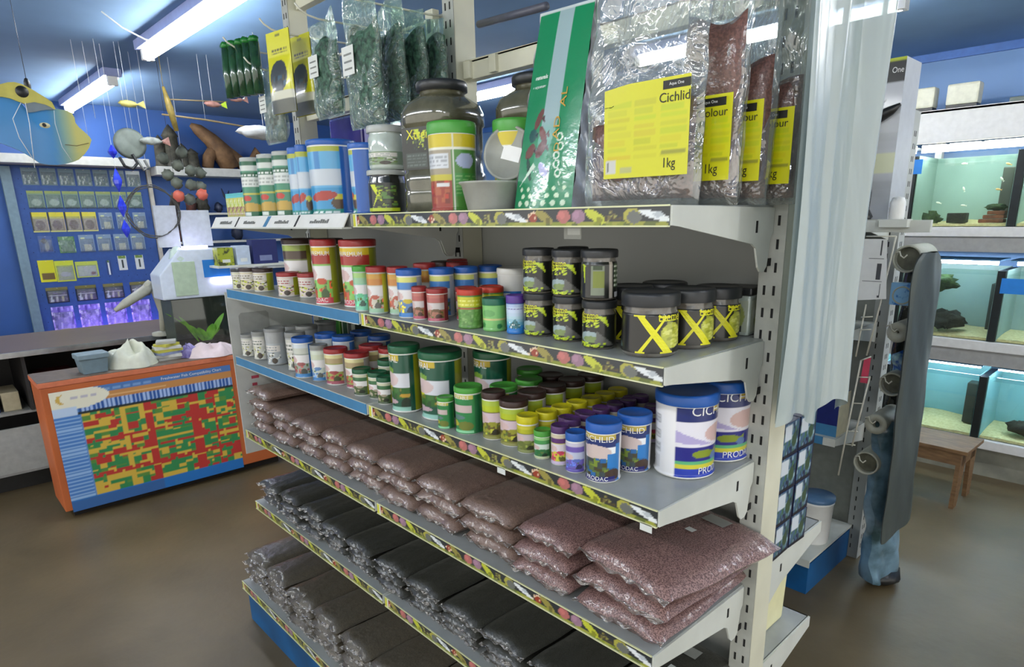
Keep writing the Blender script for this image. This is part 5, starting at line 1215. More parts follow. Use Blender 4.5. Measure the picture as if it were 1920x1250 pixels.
for i0, i1 in ((23, 26), (41, 45), (51, 52)):
    for j in range(40):
        for i in range(i0, i1): cells[j][i] = Rc if (j * 7 + i0) % 9 else Yc
for i in (14, 15):
    for j in range(40): cells[j][i] = Yc
for j in (8, 9, 17, 25):
    for i in range(62):
        if (i * 5 + j) % 7: cells[j][i] = Rc
for j in range(40):
    for i in range(62):
        c.rect(gu[i], gv[j], gu[i] + .0145, gv[j] + .018, cells[j][i])
c.rect(0, .1, .128, .79, (70, 124, 196))
for k in range(24): c.rect(.0, .1 + k * .0288, .128, .1 + k * .0288 + .012, (150, 186, 226))
c.rect(.12, .79, 1, .81, (26, 40, 44))
for k in range(38): c.rect(.128 + k * .0232, .81, .128 + k * .0232 + .0116, .885, (36, 84, 160)); c.rect(.1396 + k * .0232, .81, .1512 + k * .0232, .885, (166, 190, 230))
c.rect(0, .885, 1, .94, (196, 136, 76)); c.rect(.2, .9, .6, .915, (224, 176, 120)); c.rect(0, .94, 1, 1, (74, 118, 180)); c.dashes(.27, .95, .52, .985, (120, 156, 204), 1)
c.ell(.1, .93, .19, .09, (232, 228, 206)); c.rect(0, .79, .12, .86, (190, 210, 236)); c.ell(.055, .93, .03, .04, (206, 170, 80)); c.ell(.075, .935, .03, .04, (232, 228, 206)); c.dashes(.1, .92, .23, .95, (190, 186, 196), 1)
c.rect(0, 0, 1, .1, (32, 112, 186)); c.rect(0, 0, .5, .09, (52, 100, 160))
m = MB().canvas(c, lambda u, v: (.0015, -.62 + cw * u, .045 + ch * v), smooth=False)
m.text('Freshwater Fish Compatibility Chart', lambda a, b: (.0022, -.62 + cw * .76 + a, .045 + ch * .953 + b), .022, 1, 1.0)
m.build('chart_poster', [PAPER, WHITEINK], t)
ZT = .8185
t = thing('plastic_box', 'grey blue lidded plastic box on the orange counter', 'box', (-3.80, -.535, ZT), R(3))
MB().prism([(-.06, 0), (.06, 0), (.072, .085), (-.072, .085)], lambda a, b, tt: (-.055 + tt, a, b), .11).build('body', mat('box_greyblue', (112, 132, 142), .45), t, bevel=.006)
MB().box((-.064, -.078, .085), (.062, .078, .115)).build('lid', mat('lid_greyblue', (128, 148, 158), .45), t, bevel=.005)
CLOTH = mat('cloth_offwhite', (212, 214, 196), .85, noise=.06, bump=.2, bscale=20)
def heap(name, c0, rx, ry, rz, seed, m, label, cat):
    r_ = random.Random(seed); ph = [r_.uniform(0, 6) for _ in range(8)]
    def f(u, v):
        a = 2 * PI * u; rr = v; k = 1 + .12 * math.sin(3 * a + ph[0]) + .08 * math.sin(5 * a + ph[1])
        z = rz * (max(0, 1 - rr ** 5)) * (.8 + .12 * math.sin(3 * a + ph[5] + 5 * rr)) * (1 + .22 * math.sin(4 * a + ph[2] + 3 * rr) + .16 * math.sin(7 * a * 1 + ph[3]) * rr + .14 * math.sin(9 * rr + ph[4]))
        return (c0[0] + rx * rr * k * math.cos(a), c0[1] + ry * rr * k * math.sin(a), c0[2] + max(0.0008, z))
    g = MB().grid(f, 48, 16, closeu=True); g.grid(lambda u, v: (c0[0] + rx * .98 * v * math.cos(-2 * PI * u), c0[1] + ry * .98 * v * math.sin(-2 * PI * u), c0[2]), 24, 2, closeu=True)
    return tag(g.build(name, m), label, cat)
heap('cloth', (-3.84, -.325, ZT), .12, .14, .135, 4, CLOTH, 'crumpled off white cloth heaped on the orange counter', 'cloth')
heap('cloth', (-3.82, .13, ZT), .12, .17, .07, 7, mat('cloth_pink', (222, 204, 204), .85, noise=.05, bump=.3, bscale=16), 'crumpled pale pink cloth at the right end of the counter', 'cloth')
heap('plastic_bag', (-3.86, .0, ZT + .002), .07, .07, .07, 9, mat('bag_purple', (60, 44, 120), .3, rgb2=(150, 140, 190), mix_scale=14, coat=.5), 'crumpled dark purple bag between cloth and papers', 'bag')
for k in range(7):
    pm = mat(['paper_grey', 'paper_white', 'paper_blue', 'paper_yellow'][[0, 1, 2, 3, 1, 3, 0][k]], [(176, 176, 168), (214, 214, 208), (150, 160, 196), (196, 190, 80)][[0, 1, 2, 3, 1, 3, 0][k]], .6)
    g = MB(); g.T = Matrix.Translation((-3.87, -.115, ZT + .0005 + k * .017)) @ Matrix.Rotation(R([5, -12, 20, 8, -6, 30, -18][k]), 4, 'Z'); w = .075 if k < 5 else .055
    g.box((-.05, -w, 0), (.05, w, .0165))
    tag(g.build('magazine', pm, bevel=.001), '%s magazine in the untidy pile on the counter' % ['bottom', 'second lowest', 'third lowest', 'middle', 'third highest yellow', 'second highest', 'topmost'][k], 'magazine')

# planted tank with lit hood standing behind the counter
t = thing('back_cabinet', 'dark cabinet behind the orange counter holding the planted tank', 'cabinet', (-4.17, .16, 0))
MB().box((-.13, -.26, 0), (.13, .33, .83)).build('body', mat('cabinet_dark', (60, 58, 56), .5), t, bevel=.004)
t = thing('planted_tank', 'small dark planted tank with bright hood beside the shelves', 'fish tank', (-4.17, .16, .831))
MB().box((.116, -.16, 0), (.12, .32, .33)).build('front_glass', GLASS, t); MB().box((-.12, -.16, 0), (-.116, .32, .33)).build('back_wall', mat('dark_water', (52, 62, 50), .5, noise=.3, scale=6), t)
for y in (-.162, .318): MB().box((-.116, y, 0), (.116, y + .004, .33)).build('side_glass', mat('dark_water_side', (70, 80, 70), .4), t)
MB().box((-.116, -.158, .0), (.115, .318, .03)).build('soil', mat('tank_soil', (56, 44, 32), .9, noise=.4, scale=60), t)
t = thing('tank_canopy', 'white glowing canopy on top of the planted tank', 'canopy', (-4.17, .16, 1.1625))
MB().prism([(-.2, 0), (.34, 0), (.34, .32), (-.06, .32), (-.2, .16)][::1], lambda a, b, tt: (-.12 + tt, a, b), .22).build('shell', mat('canopy_white', (206, 216, 232), .3, noise=.05, coat=.3), t, bevel=.01)
MB().box((.101, -.12, .02), (.108, .02, .24)).build('clear_window', mat('window_green', (176, 196, 170), .3), t, bevel=.003)
MB().lathe([(.05, .24), (.055, .26), (.04, .31), (.02, .335), (1e-6, .34)], 16, cx=.05, cy=-.06).build('dome', mat('dome_pale', (196, 214, 206), .2, coat=.6), t)
MB().box((.101, .07, .13), (.106, .24, .245)).build('blue_card', BLUEPAPER, t)
MB().tube([(.112, .12, .105), (.112, .26, .105)], .011, 10).build('lamp', mat('lamp_violet', (226, 216, 255), .4, noise=0, emit=9), t)
MB().tube([(.09, -.04, .33), (.09, .12, .33)], .009, 10).build('upper_lamp', mat('lamp_violet', (226, 216, 255), .4), t)
for k in range(2): tag(MB().box((-4.22, [.02, .17][k], 1.493), (-4.2, [.155, .36][k], [1.76, 1.73][k])).build('display_board', mat('panel_pale', (190, 196, 204), .5), bevel=.002), '%s pale panel standing on the glowing canopy' % ['left', 'right'][k], 'panel')
LEAF = mat('leaf_green', (150, 214, 50), .35, rgb2=(90, 160, 36), mix_scale=14, coat=.3)
t = thing('water_plant', 'broad bright green leaves of the plant in the small tank', 'plant', (-4.1, .2, .862))
for k, (y0, y1, h, w, b_) in enumerate(((-.05, -.16, .2, .02, .03), (-.02, -.1, .13, .03, .02), (0, -.04, .1, .04, .0), (.02, .05, .12, .04, .02), (.03, .13, .19, .03, .03), (.0, .1, .09, .045, -.01), (-.01, -.24, .23, .012, .03))):
    def lf(u, v, y0=y0, y1=y1, h=h, w=w, b_=b_):
        s = math.sin(PI * min(1, v * .95 + .05)) ** .7; return (-.03 + b_ * v + (u - .5) * w * s * .8 + .01, y0 + (y1 - y0) * v + (u - .5) * w * s * 1.2, h * v * (1.25 - .3 * v))
    MB().grid(lf, 5, 12).build('leaf', LEAF, t)
# small stand with cartons at the gondola's left
t = thing('display_stand', 'small white stand carrying cartons left of the second shelf', 'stand', (-4.0, .47, 0))
MB().box((-.1, -.2, 1.355), (.1, .3, 1.37)).build('board', STEEL, t, bevel=.002); MB().box((-.1, .16, .0), (-.07, .19, 1.355)).build('post', STEEL, t)
for k, (y, w, z1, m_, lb) in enumerate(((.335, .05, .115, mat('carton_moss', (60, 66, 30), .5, rgb2=(150, 160, 40), mix_scale=30, contrast=(.5, .6)), 'small dark carton with lime picture on the white stand'), (.45, .045, .125, mat('carton_ice', (186, 200, 218), .5), 'pale blue white carton on the stand'), (.60, .085, .16, mat('carton_deep', (24, 34, 96), .45), 'navy blue carton with silver picture on the stand'))):
    t = thing('small_carton', lb, 'carton', (-3.96, y, 1.3705)); MB().box((-.05, -w, 0), (.04, w, z1)).build('box', m_, t, bevel=.002)
    MB().box((.0402, -w * .5, .02), (.041, w * .5, z1 * .35)).build('printed_patch', [STICKER, STICKER, mat('silver_print', (120, 130, 170), .5)][k], t)
# grey lamp arm
t = thing('angled_lamp', 'grey angled plastic arm behind the counter cloths', 'lamp', (-4.35, .0, .901))
MB().lathe([(.07, 0), (.07, .02), (.02, .03), (1e-6, .03)], 20).build('base', mat('arm_grey', (176, 176, 160), .45), t); MB().tube([(0, 0, .03), (0, .02, .16), (.0, .0, .3), (0, -.06, .36)], .03, 12, taper=[.02, .03, .035, .03]).build('arm', mat('arm_grey', (176, 176, 160), .45), t)
MB().tube([(0, -.02, .34), (.02, -.2, .24), (.03, -.27, .2)], .03, 10, taper=[.035, .028, .012]).build('head', mat('arm_grey', (176, 176, 160), .45), t)
t = tag(MB().prism([(-.06, 0), (.06, 0), (.045, .3), (-.02, .34), (-.06, .3)], lambda a, b, tt: (-4.32 + tt, .13 - .02 + a * .6 - .0, .8315 + b), .05).build('grey_column', mat('column_grey', (150, 156, 140), .5), bevel=.015), 'grey rounded column left of the planted tank', 'column') if False else None

# ---------------------------------------------------------------- rear worktop
t = thing('rear_worktop', 'long grey brown worktop running along behind the counter', 'worktop', (-4.8, -.5, 0))
MB().box((-.42, -1.3, .872), (.42, .72, .9)).build('top', mat('worktop_brown', (122, 104, 92), .4, noise=.15, scale=2), t, bevel=.003)
MB().box((.42, -1.3, .868), (.432, .72, .902)).build('chrome_edge', mat('chrome', (190, 196, 200), .25, metal=.9), t)
MB().box((-.40, -1.28, .12), (-.38, .7, .872)).build('back', mat('worktop_dark', (44, 42, 42), .6), t)
MB().box((-.4, -1.28, .12), (.38, .7, .135)).build('floor_board', mat('worktop_board', (150, 150, 146), .5), t); MB().box((-.4, -1.28, .5), (.36, .7, .515)).build('mid_board', mat('worktop_board', (150, 150, 146), .5), t)
MB().box((.36, -1.28, .135), (.38, .7, .42)).build('white_panel', mat('worktop_panel', (170, 172, 168), .5), t); MB().box((-.38, -1.26, 0), (.3, .68, .12)).build('kick', BLACKPL, t)
for y in (-1.28, -.3, .68): MB().box((-.38, y, .515), (.37, y + .02, .872)).build('divider', mat('worktop_dark', (44, 42, 42), .6), t)
for k, (y, w, h, cc, lb) in enumerate(((-1.2, .1, .14, (120, 30, 34), 'dark red box'), (-1.02, .09, .1, (40, 60, 110), 'dull blue box'), (-.93 + .05, .05, .12, (180, 170, 140), 'cream box'), (-.62, .12, .2, (90, 30, 30), 'brownish red box'))):
    tag(MB().box((-4.75, y - w, .5155), (-4.5, y + w * .8, .5155 + h)).build('stored_box', mat('stored_%d' % k, cc, .6), bevel=.004), lb + ' stored in the dark shelf under the rear worktop', 'box')

# ---------------------------------------------------------------- pegboard wall with blister packs
PX = XL + .03
t = thing('pegboard', 'blue pegboard panel on the left wall covered with hanging packs', 'pegboard', (PX, .08, 0))
MB().box((-.028, -.5, .62), (0, .5, 2.13)).build('board', mat('pegboard_blue', (48, 84, 150), .5, noise=.08), t)
m = MB()
for j in range(12):
    for i in range(13): m.box((0, -.46 + i * .075, .7 + j * .12), (.0006, -.454 + i * .075, .706 + j * .12))
m.build('peg_holes', mat('hole_navy', (20, 36, 70), .8), t)
BLIST = film('blister_clear', (240, 246, 246), .2, .7, .1, .9, 40, body=(214, 222, 224), diffuse=.4)
PCACHE = {}
def pack(style, y, z, w, h, label, group):
    key = (style, round(w, 3), round(h, 3)); loc = (PX + .004, y, z)
    if key in PCACHE: return dup(PCACHE[key], loc, 0, label, group)
    t = thing('blister_pack', label, 'pack', loc, 0, group); c = CV(20, 24, (160, 176, 170)); r = random.Random(hash(style) % 99 if False else len(style) * 7)
    if style == 'shell': c.a[:] = (96, 120, 130); c.speck(.1, .05, .9, .6, [(214, 222, 216), (180, 196, 190), (120, 140, 130)], 26, (.1, .08), 2)
    if style == 'green': c.a[:] = (110, 140, 122); c.rect(0, .85, 1, 1, (140, 156, 90)); c.ell(.5, .35, .3, .2, (176, 196, 180)); c.rect(0, 0, 1, .06, (40, 60, 80))
    if style == 'yellow': c.a[:] = (176, 160, 136); c.rect(0, .68, 1, 1, (206, 196, 60)); c.ell(.5, .35, .3, .24, (120, 96, 84)); c.rect(0, 0, 1, .05, (206, 206, 130)); c.rect(0, .05, .06, 1, (60, 60, 40))
    if style == 'card': c.a[:] = (120, 144, 170); c.rect(.3, .08, .75, .45, (206, 206, 180)); c.rect(.15, .75, .4, .85, (190, 200, 150)); c.rect(0, 0, 1, .05, (70, 90, 120))
    if style == 'moss': c.a[:] = (90, 130, 90); c.speck(0, 0, 1, 1, [(70, 120, 70), (150, 180, 140), (110, 150, 100)], 60, (.1, .06), 2)
    if style == 'grey': c.a[:] = (70, 96, 150); c.ell(.4, .7, .2, .15, (80, 80, 84)); c.ell(.55, .35, .16, .3, (150, 156, 160), -.3)
    if style == 'lemon': c.a[:] = (206, 204, 40); c.rect(.12, .12, .9, .42, (110, 90, 50))
    if style == 'lemon2': c.a[:] = (196, 206, 60); c.rect(.15, .05, .9, .7, (176, 186, 140)); c.ell(.5, .35, .26, .12, (190, 190, 196))
    if style == 'lime': c.a[:] = (186, 200, 90); c.rect(.08, .08, .92, .7, (200, 206, 190)); c.ell(.75, .25, .12, .1, (150, 100, 90))
    if style == 'vial': c.a[:] = (38, 66, 120); c.rect(.35, 0, .65, .85, (214, 222, 220)); c.rect(.3, .85, .7, 1, (70, 110, 70))
    if style == 'bottle': c.a[:] = (206, 212, 208); c.rect(.1, .8, .9, 1, (110, 140, 60)); c.rect(.4, .15, .6, .7, (50, 60, 60))
    if style == 'dark': c.a[:] = (34, 42, 60); c.rect(0, .82, 1, 1, (120, 116, 70)); c.tri([(.12, .05), (.3, .05), (.2, .6)], (206, 220, 220)); c.rect(.42, .05, .52, .4, (190, 190, 180)); c.rect(.68, .05, .78, .4, (170, 176, 110)); c.rect(.1, .45, .9, .5, (190, 190, 190))
    if style == 'violet': c.a[:] = (130, 116, 200); c.speck(0, 0, 1, 1, [(214, 206, 250), (90, 76, 160), (170, 156, 230)], 50, (.12, .06), 2); c.rect(.3, 0, .7, .1, (190, 190, 120))  # violet light falling on these clear packs is put into the card colours
    MB().canvas(c, lambda u, v: (0, -w / 2 + w * u, h * v)).build('backing_card', PRINT, t)
    if style not in ('lemon', 'bottle', 'vial'):
        MB().grid(lambda u, v: (.002 + .02 * (max(0, 1 - abs(2 * u - 1) ** 4) * max(0, 1 - abs(2 * v - 1) ** 4)) ** .5, -w * .44 + w * .88 * u, h * .06 + h * .72 * v), 8, 8).build('blister', BLIST, t)
    MB().tube([(-.003, 0, h * .95), (.05, 0, h * .955)], .0015, 5).build('hook', WIRE, t)
    PCACHE[key] = t; return t
cn7 = ['first', 'second', 'third', 'fourth', 'fifth', 'sixth', 'seventh']
for i in range(7): pack('shell', -.295 + i * .128, 1.975, .112, .14, '%s clear shell pack in the top pegboard row' % cn7[i], 'pegboard packs')
for i in range(7): pack('green', -.285 + i * .124, 1.785, .115, .145, '%s green tinted pack in second pegboard row' % cn7[i], 'pegboard packs')
for i in range(4): pack('yellow', -.29 + i * .12, 1.59, .114, .165, '%s yellow topped pack in third pegboard row' % cn7[i], 'pegboard packs')
for i in range(3): pack('card', .2 + i * .135, 1.6, .105, .15, '%s clear pack right of the yellow topped packs' % cn7[i], 'pegboard packs')
pack('grey', -.28, 1.42, .1, .14, 'grey figure pack at left of fourth pegboard row', 'pegboard packs'); pack('moss', -.13, 1.41, .12, .14, 'green moss bag in fourth pegboard row', 'pegboard packs')
for i in range(4): pack('card', .02 + i * .135, 1.41, .115, .15, '%s clear pack with cream card in fourth pegboard row' % cn7[i], 'pegboard packs')
pack('lemon', -.31, 1.17, .115, .185, 'bright yellow card pack at left of fifth pegboard row', 'pegboard packs'); pack('lemon2', -.18, 1.165, .14, .18, 'yellow green pouch pack second in fifth row', 'pegboard packs'); pack('lime', -.015, 1.19, .17, .14, 'wide lime pack in fifth pegboard row', 'pegboard packs')
pack('vial', .155, 1.2, .04, .13, 'slim green capped bottle in fifth pegboard row', 'pegboard packs')
for i in range(2): pack('bottle', .27 + i * .14, 1.235, .07, .13, '%s white card with dark bottle in fifth pegboard row' % ['left', 'right'][i], 'pegboard packs')
for i in range(4): pack('dark', -.27 + i * .215, .985, .16, .135, '%s dark pack with silver vials in sixth pegboard row' % cn7[i], 'pegboard packs')
for i in range(4): pack('violet', -.26 + i * .205, .73, .165, .22, '%s violet lit clear pack in lowest pegboard row' % cn7[i], 'pegboard packs')
t = thing('violet_lamp', 'violet strip lamp at the foot of the pegboard', 'lamp', (PX + .16, .15, .70)); MB().tube([(0, -.4, 0), (0, .35, 0)], .012, 8).build('tube', mat('violet_glow', (170, 120, 255), .4, noise=0, emit=16), t); MB().box((-.188, -.42, -.02), (.02, .37, -.0125)).build('mount', STEEL, t)
# white wall shelves
def wshelf(y0, y1, z, th, lb, d=.26): return tag(MB().box((XL + .001, y0, z - th), (XL + d, y1, z)).build('wall_shelf', mat('wall_shelf_white', (196, 196, 190), .5, noise=.06), bevel=.003), lb, 'shelf')
wshelf(-.9, .57, 2.205, .07, 'white wall shelf above the pegboard'); wshelf(.62, 1.9, 2.15, .075, 'white wall shelf carrying driftwood ornaments')
wshelf(.62, 1.9, 1.74, .02, 'thin white shelf below the ornament shelf'); wshelf(.62, 1.9, 1.475, .02, 'lower thin white shelf above the planted tank'); wshelf(.62, 1.9, 1.2, .02, 'lowest thin white wall shelf half hidden by canopy')
struct('trim_3', MB().box((XL, .585, .3), (XL + .06, .615, 2.13)), mat('trim_cream', (196, 192, 180), .5))
DRW = mat('driftwood', (122, 92, 62), .75, rgb2=(84, 60, 40), mix_scale=14, bump=.5, bscale=30); GRS = mat('grey_stone', (74, 72, 62), .8, rgb2=(38, 38, 32), mix_scale=20, bump=.8, bscale=30)
def twig(name, pts, tp, m_, lb, cat='ornament', extra=None):
    g = MB().tube(pts, .02, 12, taper=tp)
    for p_, t_ in (extra or []): g.tube(p_, .02, 10, taper=t_)
    return tag(g.build(name, m_), lb, cat)
xw = XL + .15
twig('driftwood', [(xw, 1.32, 2.16), (xw, 1.26, 2.3), (xw, 1.16, 2.42), (xw, 1.06, 2.5), (xw, 1.0, 2.54)], [.09, .1, .07, .055, .02], DRW, 'large brown driftwood arching on the wall shelf', extra=[([(xw, 1.3, 2.3), (xw, 1.42, 2.22), (xw, 1.48, 2.16)], [.07, .06, .05]), ([(xw, 1.2, 2.35), (xw, 1.12, 2.25), (xw, 1.1, 2.16)], [.06, .055, .05])])
twig('driftwood', [(xw, 1.5, 2.2), (xw, 1.58, 2.34), (xw, 1.66, 2.2), (xw, 1.8, 2.17)], [.03, .035, .05, .03], DRW, 'curved brown driftwood right of the large piece')
t = thing('castle_ornament', 'dark grey castle ornament with pointed towers on wall shelf', 'ornament', (xw, .80, 2.1505))
for k, (dy, rr, h) in enumerate(((-.1, .05, .28), (0, .07, .38), (.09, .05, .22), (.17, .06, .18))):
    MB().lathe([(rr * 1.2, 0), (rr, .03), (rr * .9, h * .7), (rr * 1.05, h * .72), (rr * .6, h * .86), (1e-6, h)], 12, cy=dy).build('tower', GRS, t)
for k, (y, z, s_) in enumerate(((.9, 1.741, .1), (1.0, 1.741, .14), (1.15, 1.741, .08), (.75, 1.476, .1), (1.0, 1.476, .06), (1.3, 1.476, .12), (.8, 1.201, .12), (1.1, 1.201, .1))):
    tag(MB().blob((xw, y, z + s_ * .6), (.06, s_ * .45, s_ * .6), 12, 8, rough=.18, seed=k).build('shelf_ornament', [mat('reddish_stone', (92, 46, 36), .8, rgb2=(40, 24, 22), mix_scale=20), GRS, mat('blue_black', (24, 34, 60), .5)][k % 3]), '%s ornament, %s on the %s thin wall shelf' % (['reddish brown', 'dark grey', 'blue black'][k % 3], ['first', 'second', 'third', 'first', 'second', 'third', 'first', 'second'][k], ['upper', 'upper', 'upper', 'lower', 'lower', 'lower', 'lowest', 'lowest'][k]), 'ornament')
twig('antler_coral', [(xw, 1.3, 1.742), (xw, 1.28, 1.82), (xw, 1.22, 1.9), (xw, 1.2, 1.97)], [.02, .015, .012, .004], mat('blue_black', (24, 34, 60), .5), 'blue black branching coral on the upper thin shelf', extra=[([(xw, 1.28, 1.82), (xw, 1.36, 1.88), (xw, 1.4, 1.96)], [.014, .01, .004]), ([(xw, 1.24, 1.88), (xw, 1.27, 1.95)], [.01, .004])])

# ---------------------------------------------------------------- hanging mobiles
def string(mb, x, y, z0, z1=ZC, r_=.0011): return mb.tube([(x, y, z0), (x, y, (z0 + z1) / 2), (x, y, z1)], r_, 5)
# large fish figure
t = thing('hanging_fish', 'big flat blue and yellow fish figure hanging at the left edge', 'fish figure', (-2.8, -.62, 1.86))
def fpx(a, b): # outline of the figure, in its own plane
    px, py = a / 3.906, b / 3.906; return (-.817 + .00159 * px + .62, 2.177 - .00195 * (py - 160) + .0001 * px - 1.86)
out = [fpx(a, b) for a, b in ((-200, 720), (-80, 690), (0, 690), (70, 705), (130, 745), (170, 800), (250, 790), (330, 780), (390, 782), (450, 790), (505, 796), (540, 815), (556, 850), (556, 890), (580, 925), (625, 965), (660, 1000), (672, 1025), (655, 1055), (640, 1085), (590, 1135), (530, 1180), (470, 1200), (400, 1214), (330, 1220), (260, 1218), (190, 1205), (130, 1160), (70, 1120), (0, 1085), (-90, 1050), (-200, 980), (-240, 850))][::-1]
g = MB()
def fcol(y, z):
    u = (y + .2) / .28
    b0 = np.array([60, 132, 190.]); b1 = np.array([196, 190, 110.]); k = min(1, max(0, (u - .5) / .3)); return lin(b0 * (1 - k) + b1 * k)
cy_, cz_ = fpx(250, 950)
for s, xo in ((1, .008), (-1, -.008)):
    vs = []; cs = []; fs = []; nr = 14; n = len(out)
    for j in range(nr + 1):
        for (y, z) in out: k = j / nr; yy = cy_ + (y - cy_) * k; zz = cz_ + (z - cz_) * k; vs.append((xo * (1 - k * .5), yy, zz)); cs.append(fcol(yy, zz))
    for j in range(nr):
        for i in range(n): i2 = (i + 1) % n; q = (j * n + i, j * n + i2, (j + 1) * n + i2, (j + 1) * n + i); fs.append(q if s > 0 else q[::-1])
    g.add(vs, fs, 0, cs, True)
n = len(out); g.add([(.004, y, z) for y, z in out] + [(-.004, y, z) for y, z in out], [(i, n + i, n + (i + 1) % n, (i + 1) % n) for i in range(n)], 0, [lin((150, 170, 130))] * (2 * n))
g.build('body', PRINT, t)
ct = [(-200, 640), (-100, 622), (0, 620), (60, 604), (110, 600), (170, 612), (240, 648), (330, 700), (385, 738), (405, 790)]
cb = [(-200, 725), (-100, 712), (0, 712), (60, 722), (100, 738), (160, 756), (240, 742), (325, 758), (365, 775), (392, 792)]
def strip(mb, A, B, x0, x1, mi):
    n_ = len(A); vs = [(x1,) + fpx(*p_) for p_ in A] + [(x1,) + fpx(*p_) for p_ in B] + [(x0,) + fpx(*p_) for p_ in A] + [(x0,) + fpx(*p_) for p_ in B]
    fs = []
    for i_ in range(n_ - 1): fs += [(n_ + i_, n_ + i_ + 1, i_ + 1, i_), (2 * n_ + i_, 2 * n_ + i_ + 1, 3 * n_ + i_ + 1, 3 * n_ + i_), (i_, i_ + 1, 2 * n_ + i_ + 1, 2 * n_ + i_), (3 * n_ + i_, 3 * n_ + i_ + 1, n_ + i_ + 1, n_ + i_)]
    return mb.add(vs, fs, mi)
g = MB(); strip(g, ct, cb, -.004, .012, 0); strip(g, cb[5:], [(172, 822), (230, 815), (270, 805), (330, 796), (385, 796)], .004, .0105, 1)
g.build('yellow_crest', mat('crest_yellow', (196, 186, 90), .4) and [mat('crest_yellow', (196, 186, 90), .4), mat('crest_grey', (120, 132, 140), .4)], t)
e = MB(); e.T = Matrix.Translation((.012,) + fpx(157, 668)) @ Matrix.Rotation(PI / 2, 4, 'Y'); e.lathe([(1e-6, .004), (.02, .003), (.022, 0)], 20); e.build('dark_spot', BLACKPL, t)
e = MB(); e.T = Matrix.Translation((.006,) + fpx(290, 915)) @ Matrix.Rotation(PI / 2, 4, 'Y'); e.lathe([(1e-6, .002), (.018, .0015), (.019, 0)], 18, sx=.6); e.build('eye', mat('eye_cream', (214, 206, 160), .4), t)
e = MB(); e.T = Matrix.Translation((.0085,) + fpx(285, 912)) @ Matrix.Rotation(PI / 2, 4, 'Y'); e.lathe([(1e-6, .0015), (.007, .001), (.0075, 0)], 14); e.build('pupil', BLACKPL, t)
MB().tube([(.007,) + fpx(430, 1062), (.007,) + fpx(530, 1072), (.006,) + fpx(640, 1050)], .0012, 6).build('mouth', mat('mouth_line', (110, 90, 60), .6), t)
MB().tube([(.012,) + fpx(130, 750), (.012,) + fpx(40, 870), (.012,) + fpx(60, 1010), (.012,) + fpx(130, 1160)], .0015, 5).tube([(.012,) + fpx(165, 750), (.012,) + fpx(165, 900), (.012,) + fpx(135, 1240)], .0015, 5).tube([(.009,) + fpx(390, 800), (.009,) + fpx(378, 900), (.009,) + fpx(400, 1080), (.009,) + fpx(460, 1190)], .001, 5).build('cord', STRING, t)
string(MB(), 0, -.11, .3, ZC - 1.86).build('hang_line', BLACKPL, t); MB().blob((0, -.11, .325), (.012, .012, .03), 10, 6).build('knot', BLACKPL, t)
# blue glass chime
t = thing('glass_chime', 'string of deep blue glass drops hanging before the pegboard', 'wind chime', (-4.0, -.2, 1.6))
string(MB(), 0, 0, 0, ZC - 1.6).build('line', STRING, t)
BG = mat('blue_glass', (24, 30, 190), .1, rgb2=(70, 90, 230), mix_scale=20, coat=1.0)
for k, (z, h) in enumerate(((.02, .11), (.15, .13), (.30, .14), (.46, .08))): MB().lathe([(1e-6, z - h / 2), (.022, z - h * .15), (.026, z), (.012, z + h * .3), (1e-6, z + h / 2)], 6, smooth=False).build('drop', BG, t)
# grey disc
t = thing('hanging_disc', 'grey round shell disc mobile with dark curls', 'mobile', (-4.0, -.1, 2.05))
g = MB(); g.T = Matrix.Rotation(PI / 2, 4, 'Y'); g.lathe([(1e-6, .006), (.07, .005), (.088, 0), (.07, -.005), (1e-6, -.006)], 26); g.build('disc', mat('shell_grey', (128, 138, 130), .5, rgb2=(96, 104, 98), mix_scale=14), t).location = (0, 0, .06)
string(MB(), 0, .0, .14, ZC - 2.05).build('line', STRING, t)
MB().tube([(.01, -.07, -.02), (.01, -.05, -.07), (.01, -.01, -.085), (.01, .02, -.05), (.01, .0, -.0)], .009, 8).build('curl', BLACKPL, t)
MB().tube([(.01, .02, -.03), (.01, .05, -.09), (.01, .075, -.07), (.01, .06, -.03)], .008, 8).build('curl', mat('curl_grey', (110, 112, 110), .5), t)
# thin vertical strings with beads
for k, y in enumerate((-.29, -.235, -.15, -.05)): tag(string(MB(), -4.1, y, [2.12, 2.25, 2.02, 2.1][k]).build('hanging_string', STRING), '%s white string hanging below the far tube light' % ['leftmost', 'second', 'third', 'rightmost'][k], 'string')
# rods with small fish
RODM = mat('bamboo_rod', (140, 124, 90), .6)
t = thing('fish_mobile', 'bamboo rod mobile with tiny hanging fish ornaments', 'mobile', (-4.0, .25, 2.28))
MB().tube([(0, -.15, .01), (0, .1, .0), (0, .45, -.03)], .006, 6).build('long_rod', RODM, t); MB().tube([(0, -.1, .1), (0, .25, .12)], .004, 6).build('short_rod', RODM, t); string(MB(), 0, .1, .0, ZC - 2.28).build('line', STRING, t)
def ofish(y, z, m1, m2, lb, s=1.0):
    t = thing('ornament_fish', lb, 'ornament', (-3.98, y, z)); MB().blob((0, 0, 0), (.014 * s, .05 * s, .018 * s), 14, 8, rough=.12, seed=3).build('body', m1, t)
    MB().add([(0, .04 * s, 0), (0, .085 * s, .025 * s), (0, .09 * s, -.02 * s), (.004, .06 * s, 0)], [(0, 1, 3), (1, 2, 3), (0, 3, 2), (0, 2, 1)]).build('tail', m2, t); string(MB(), 0, 0, .01, ZC - z).build('line', STRING, t)
PKM = mat('fish_pinkish', (180, 130, 120), .5, noise=.3); YGM = mat('tail_lime', (176, 206, 40), .4); YLM = mat('fish_yellow', (206, 196, 110), .5, noise=.2)
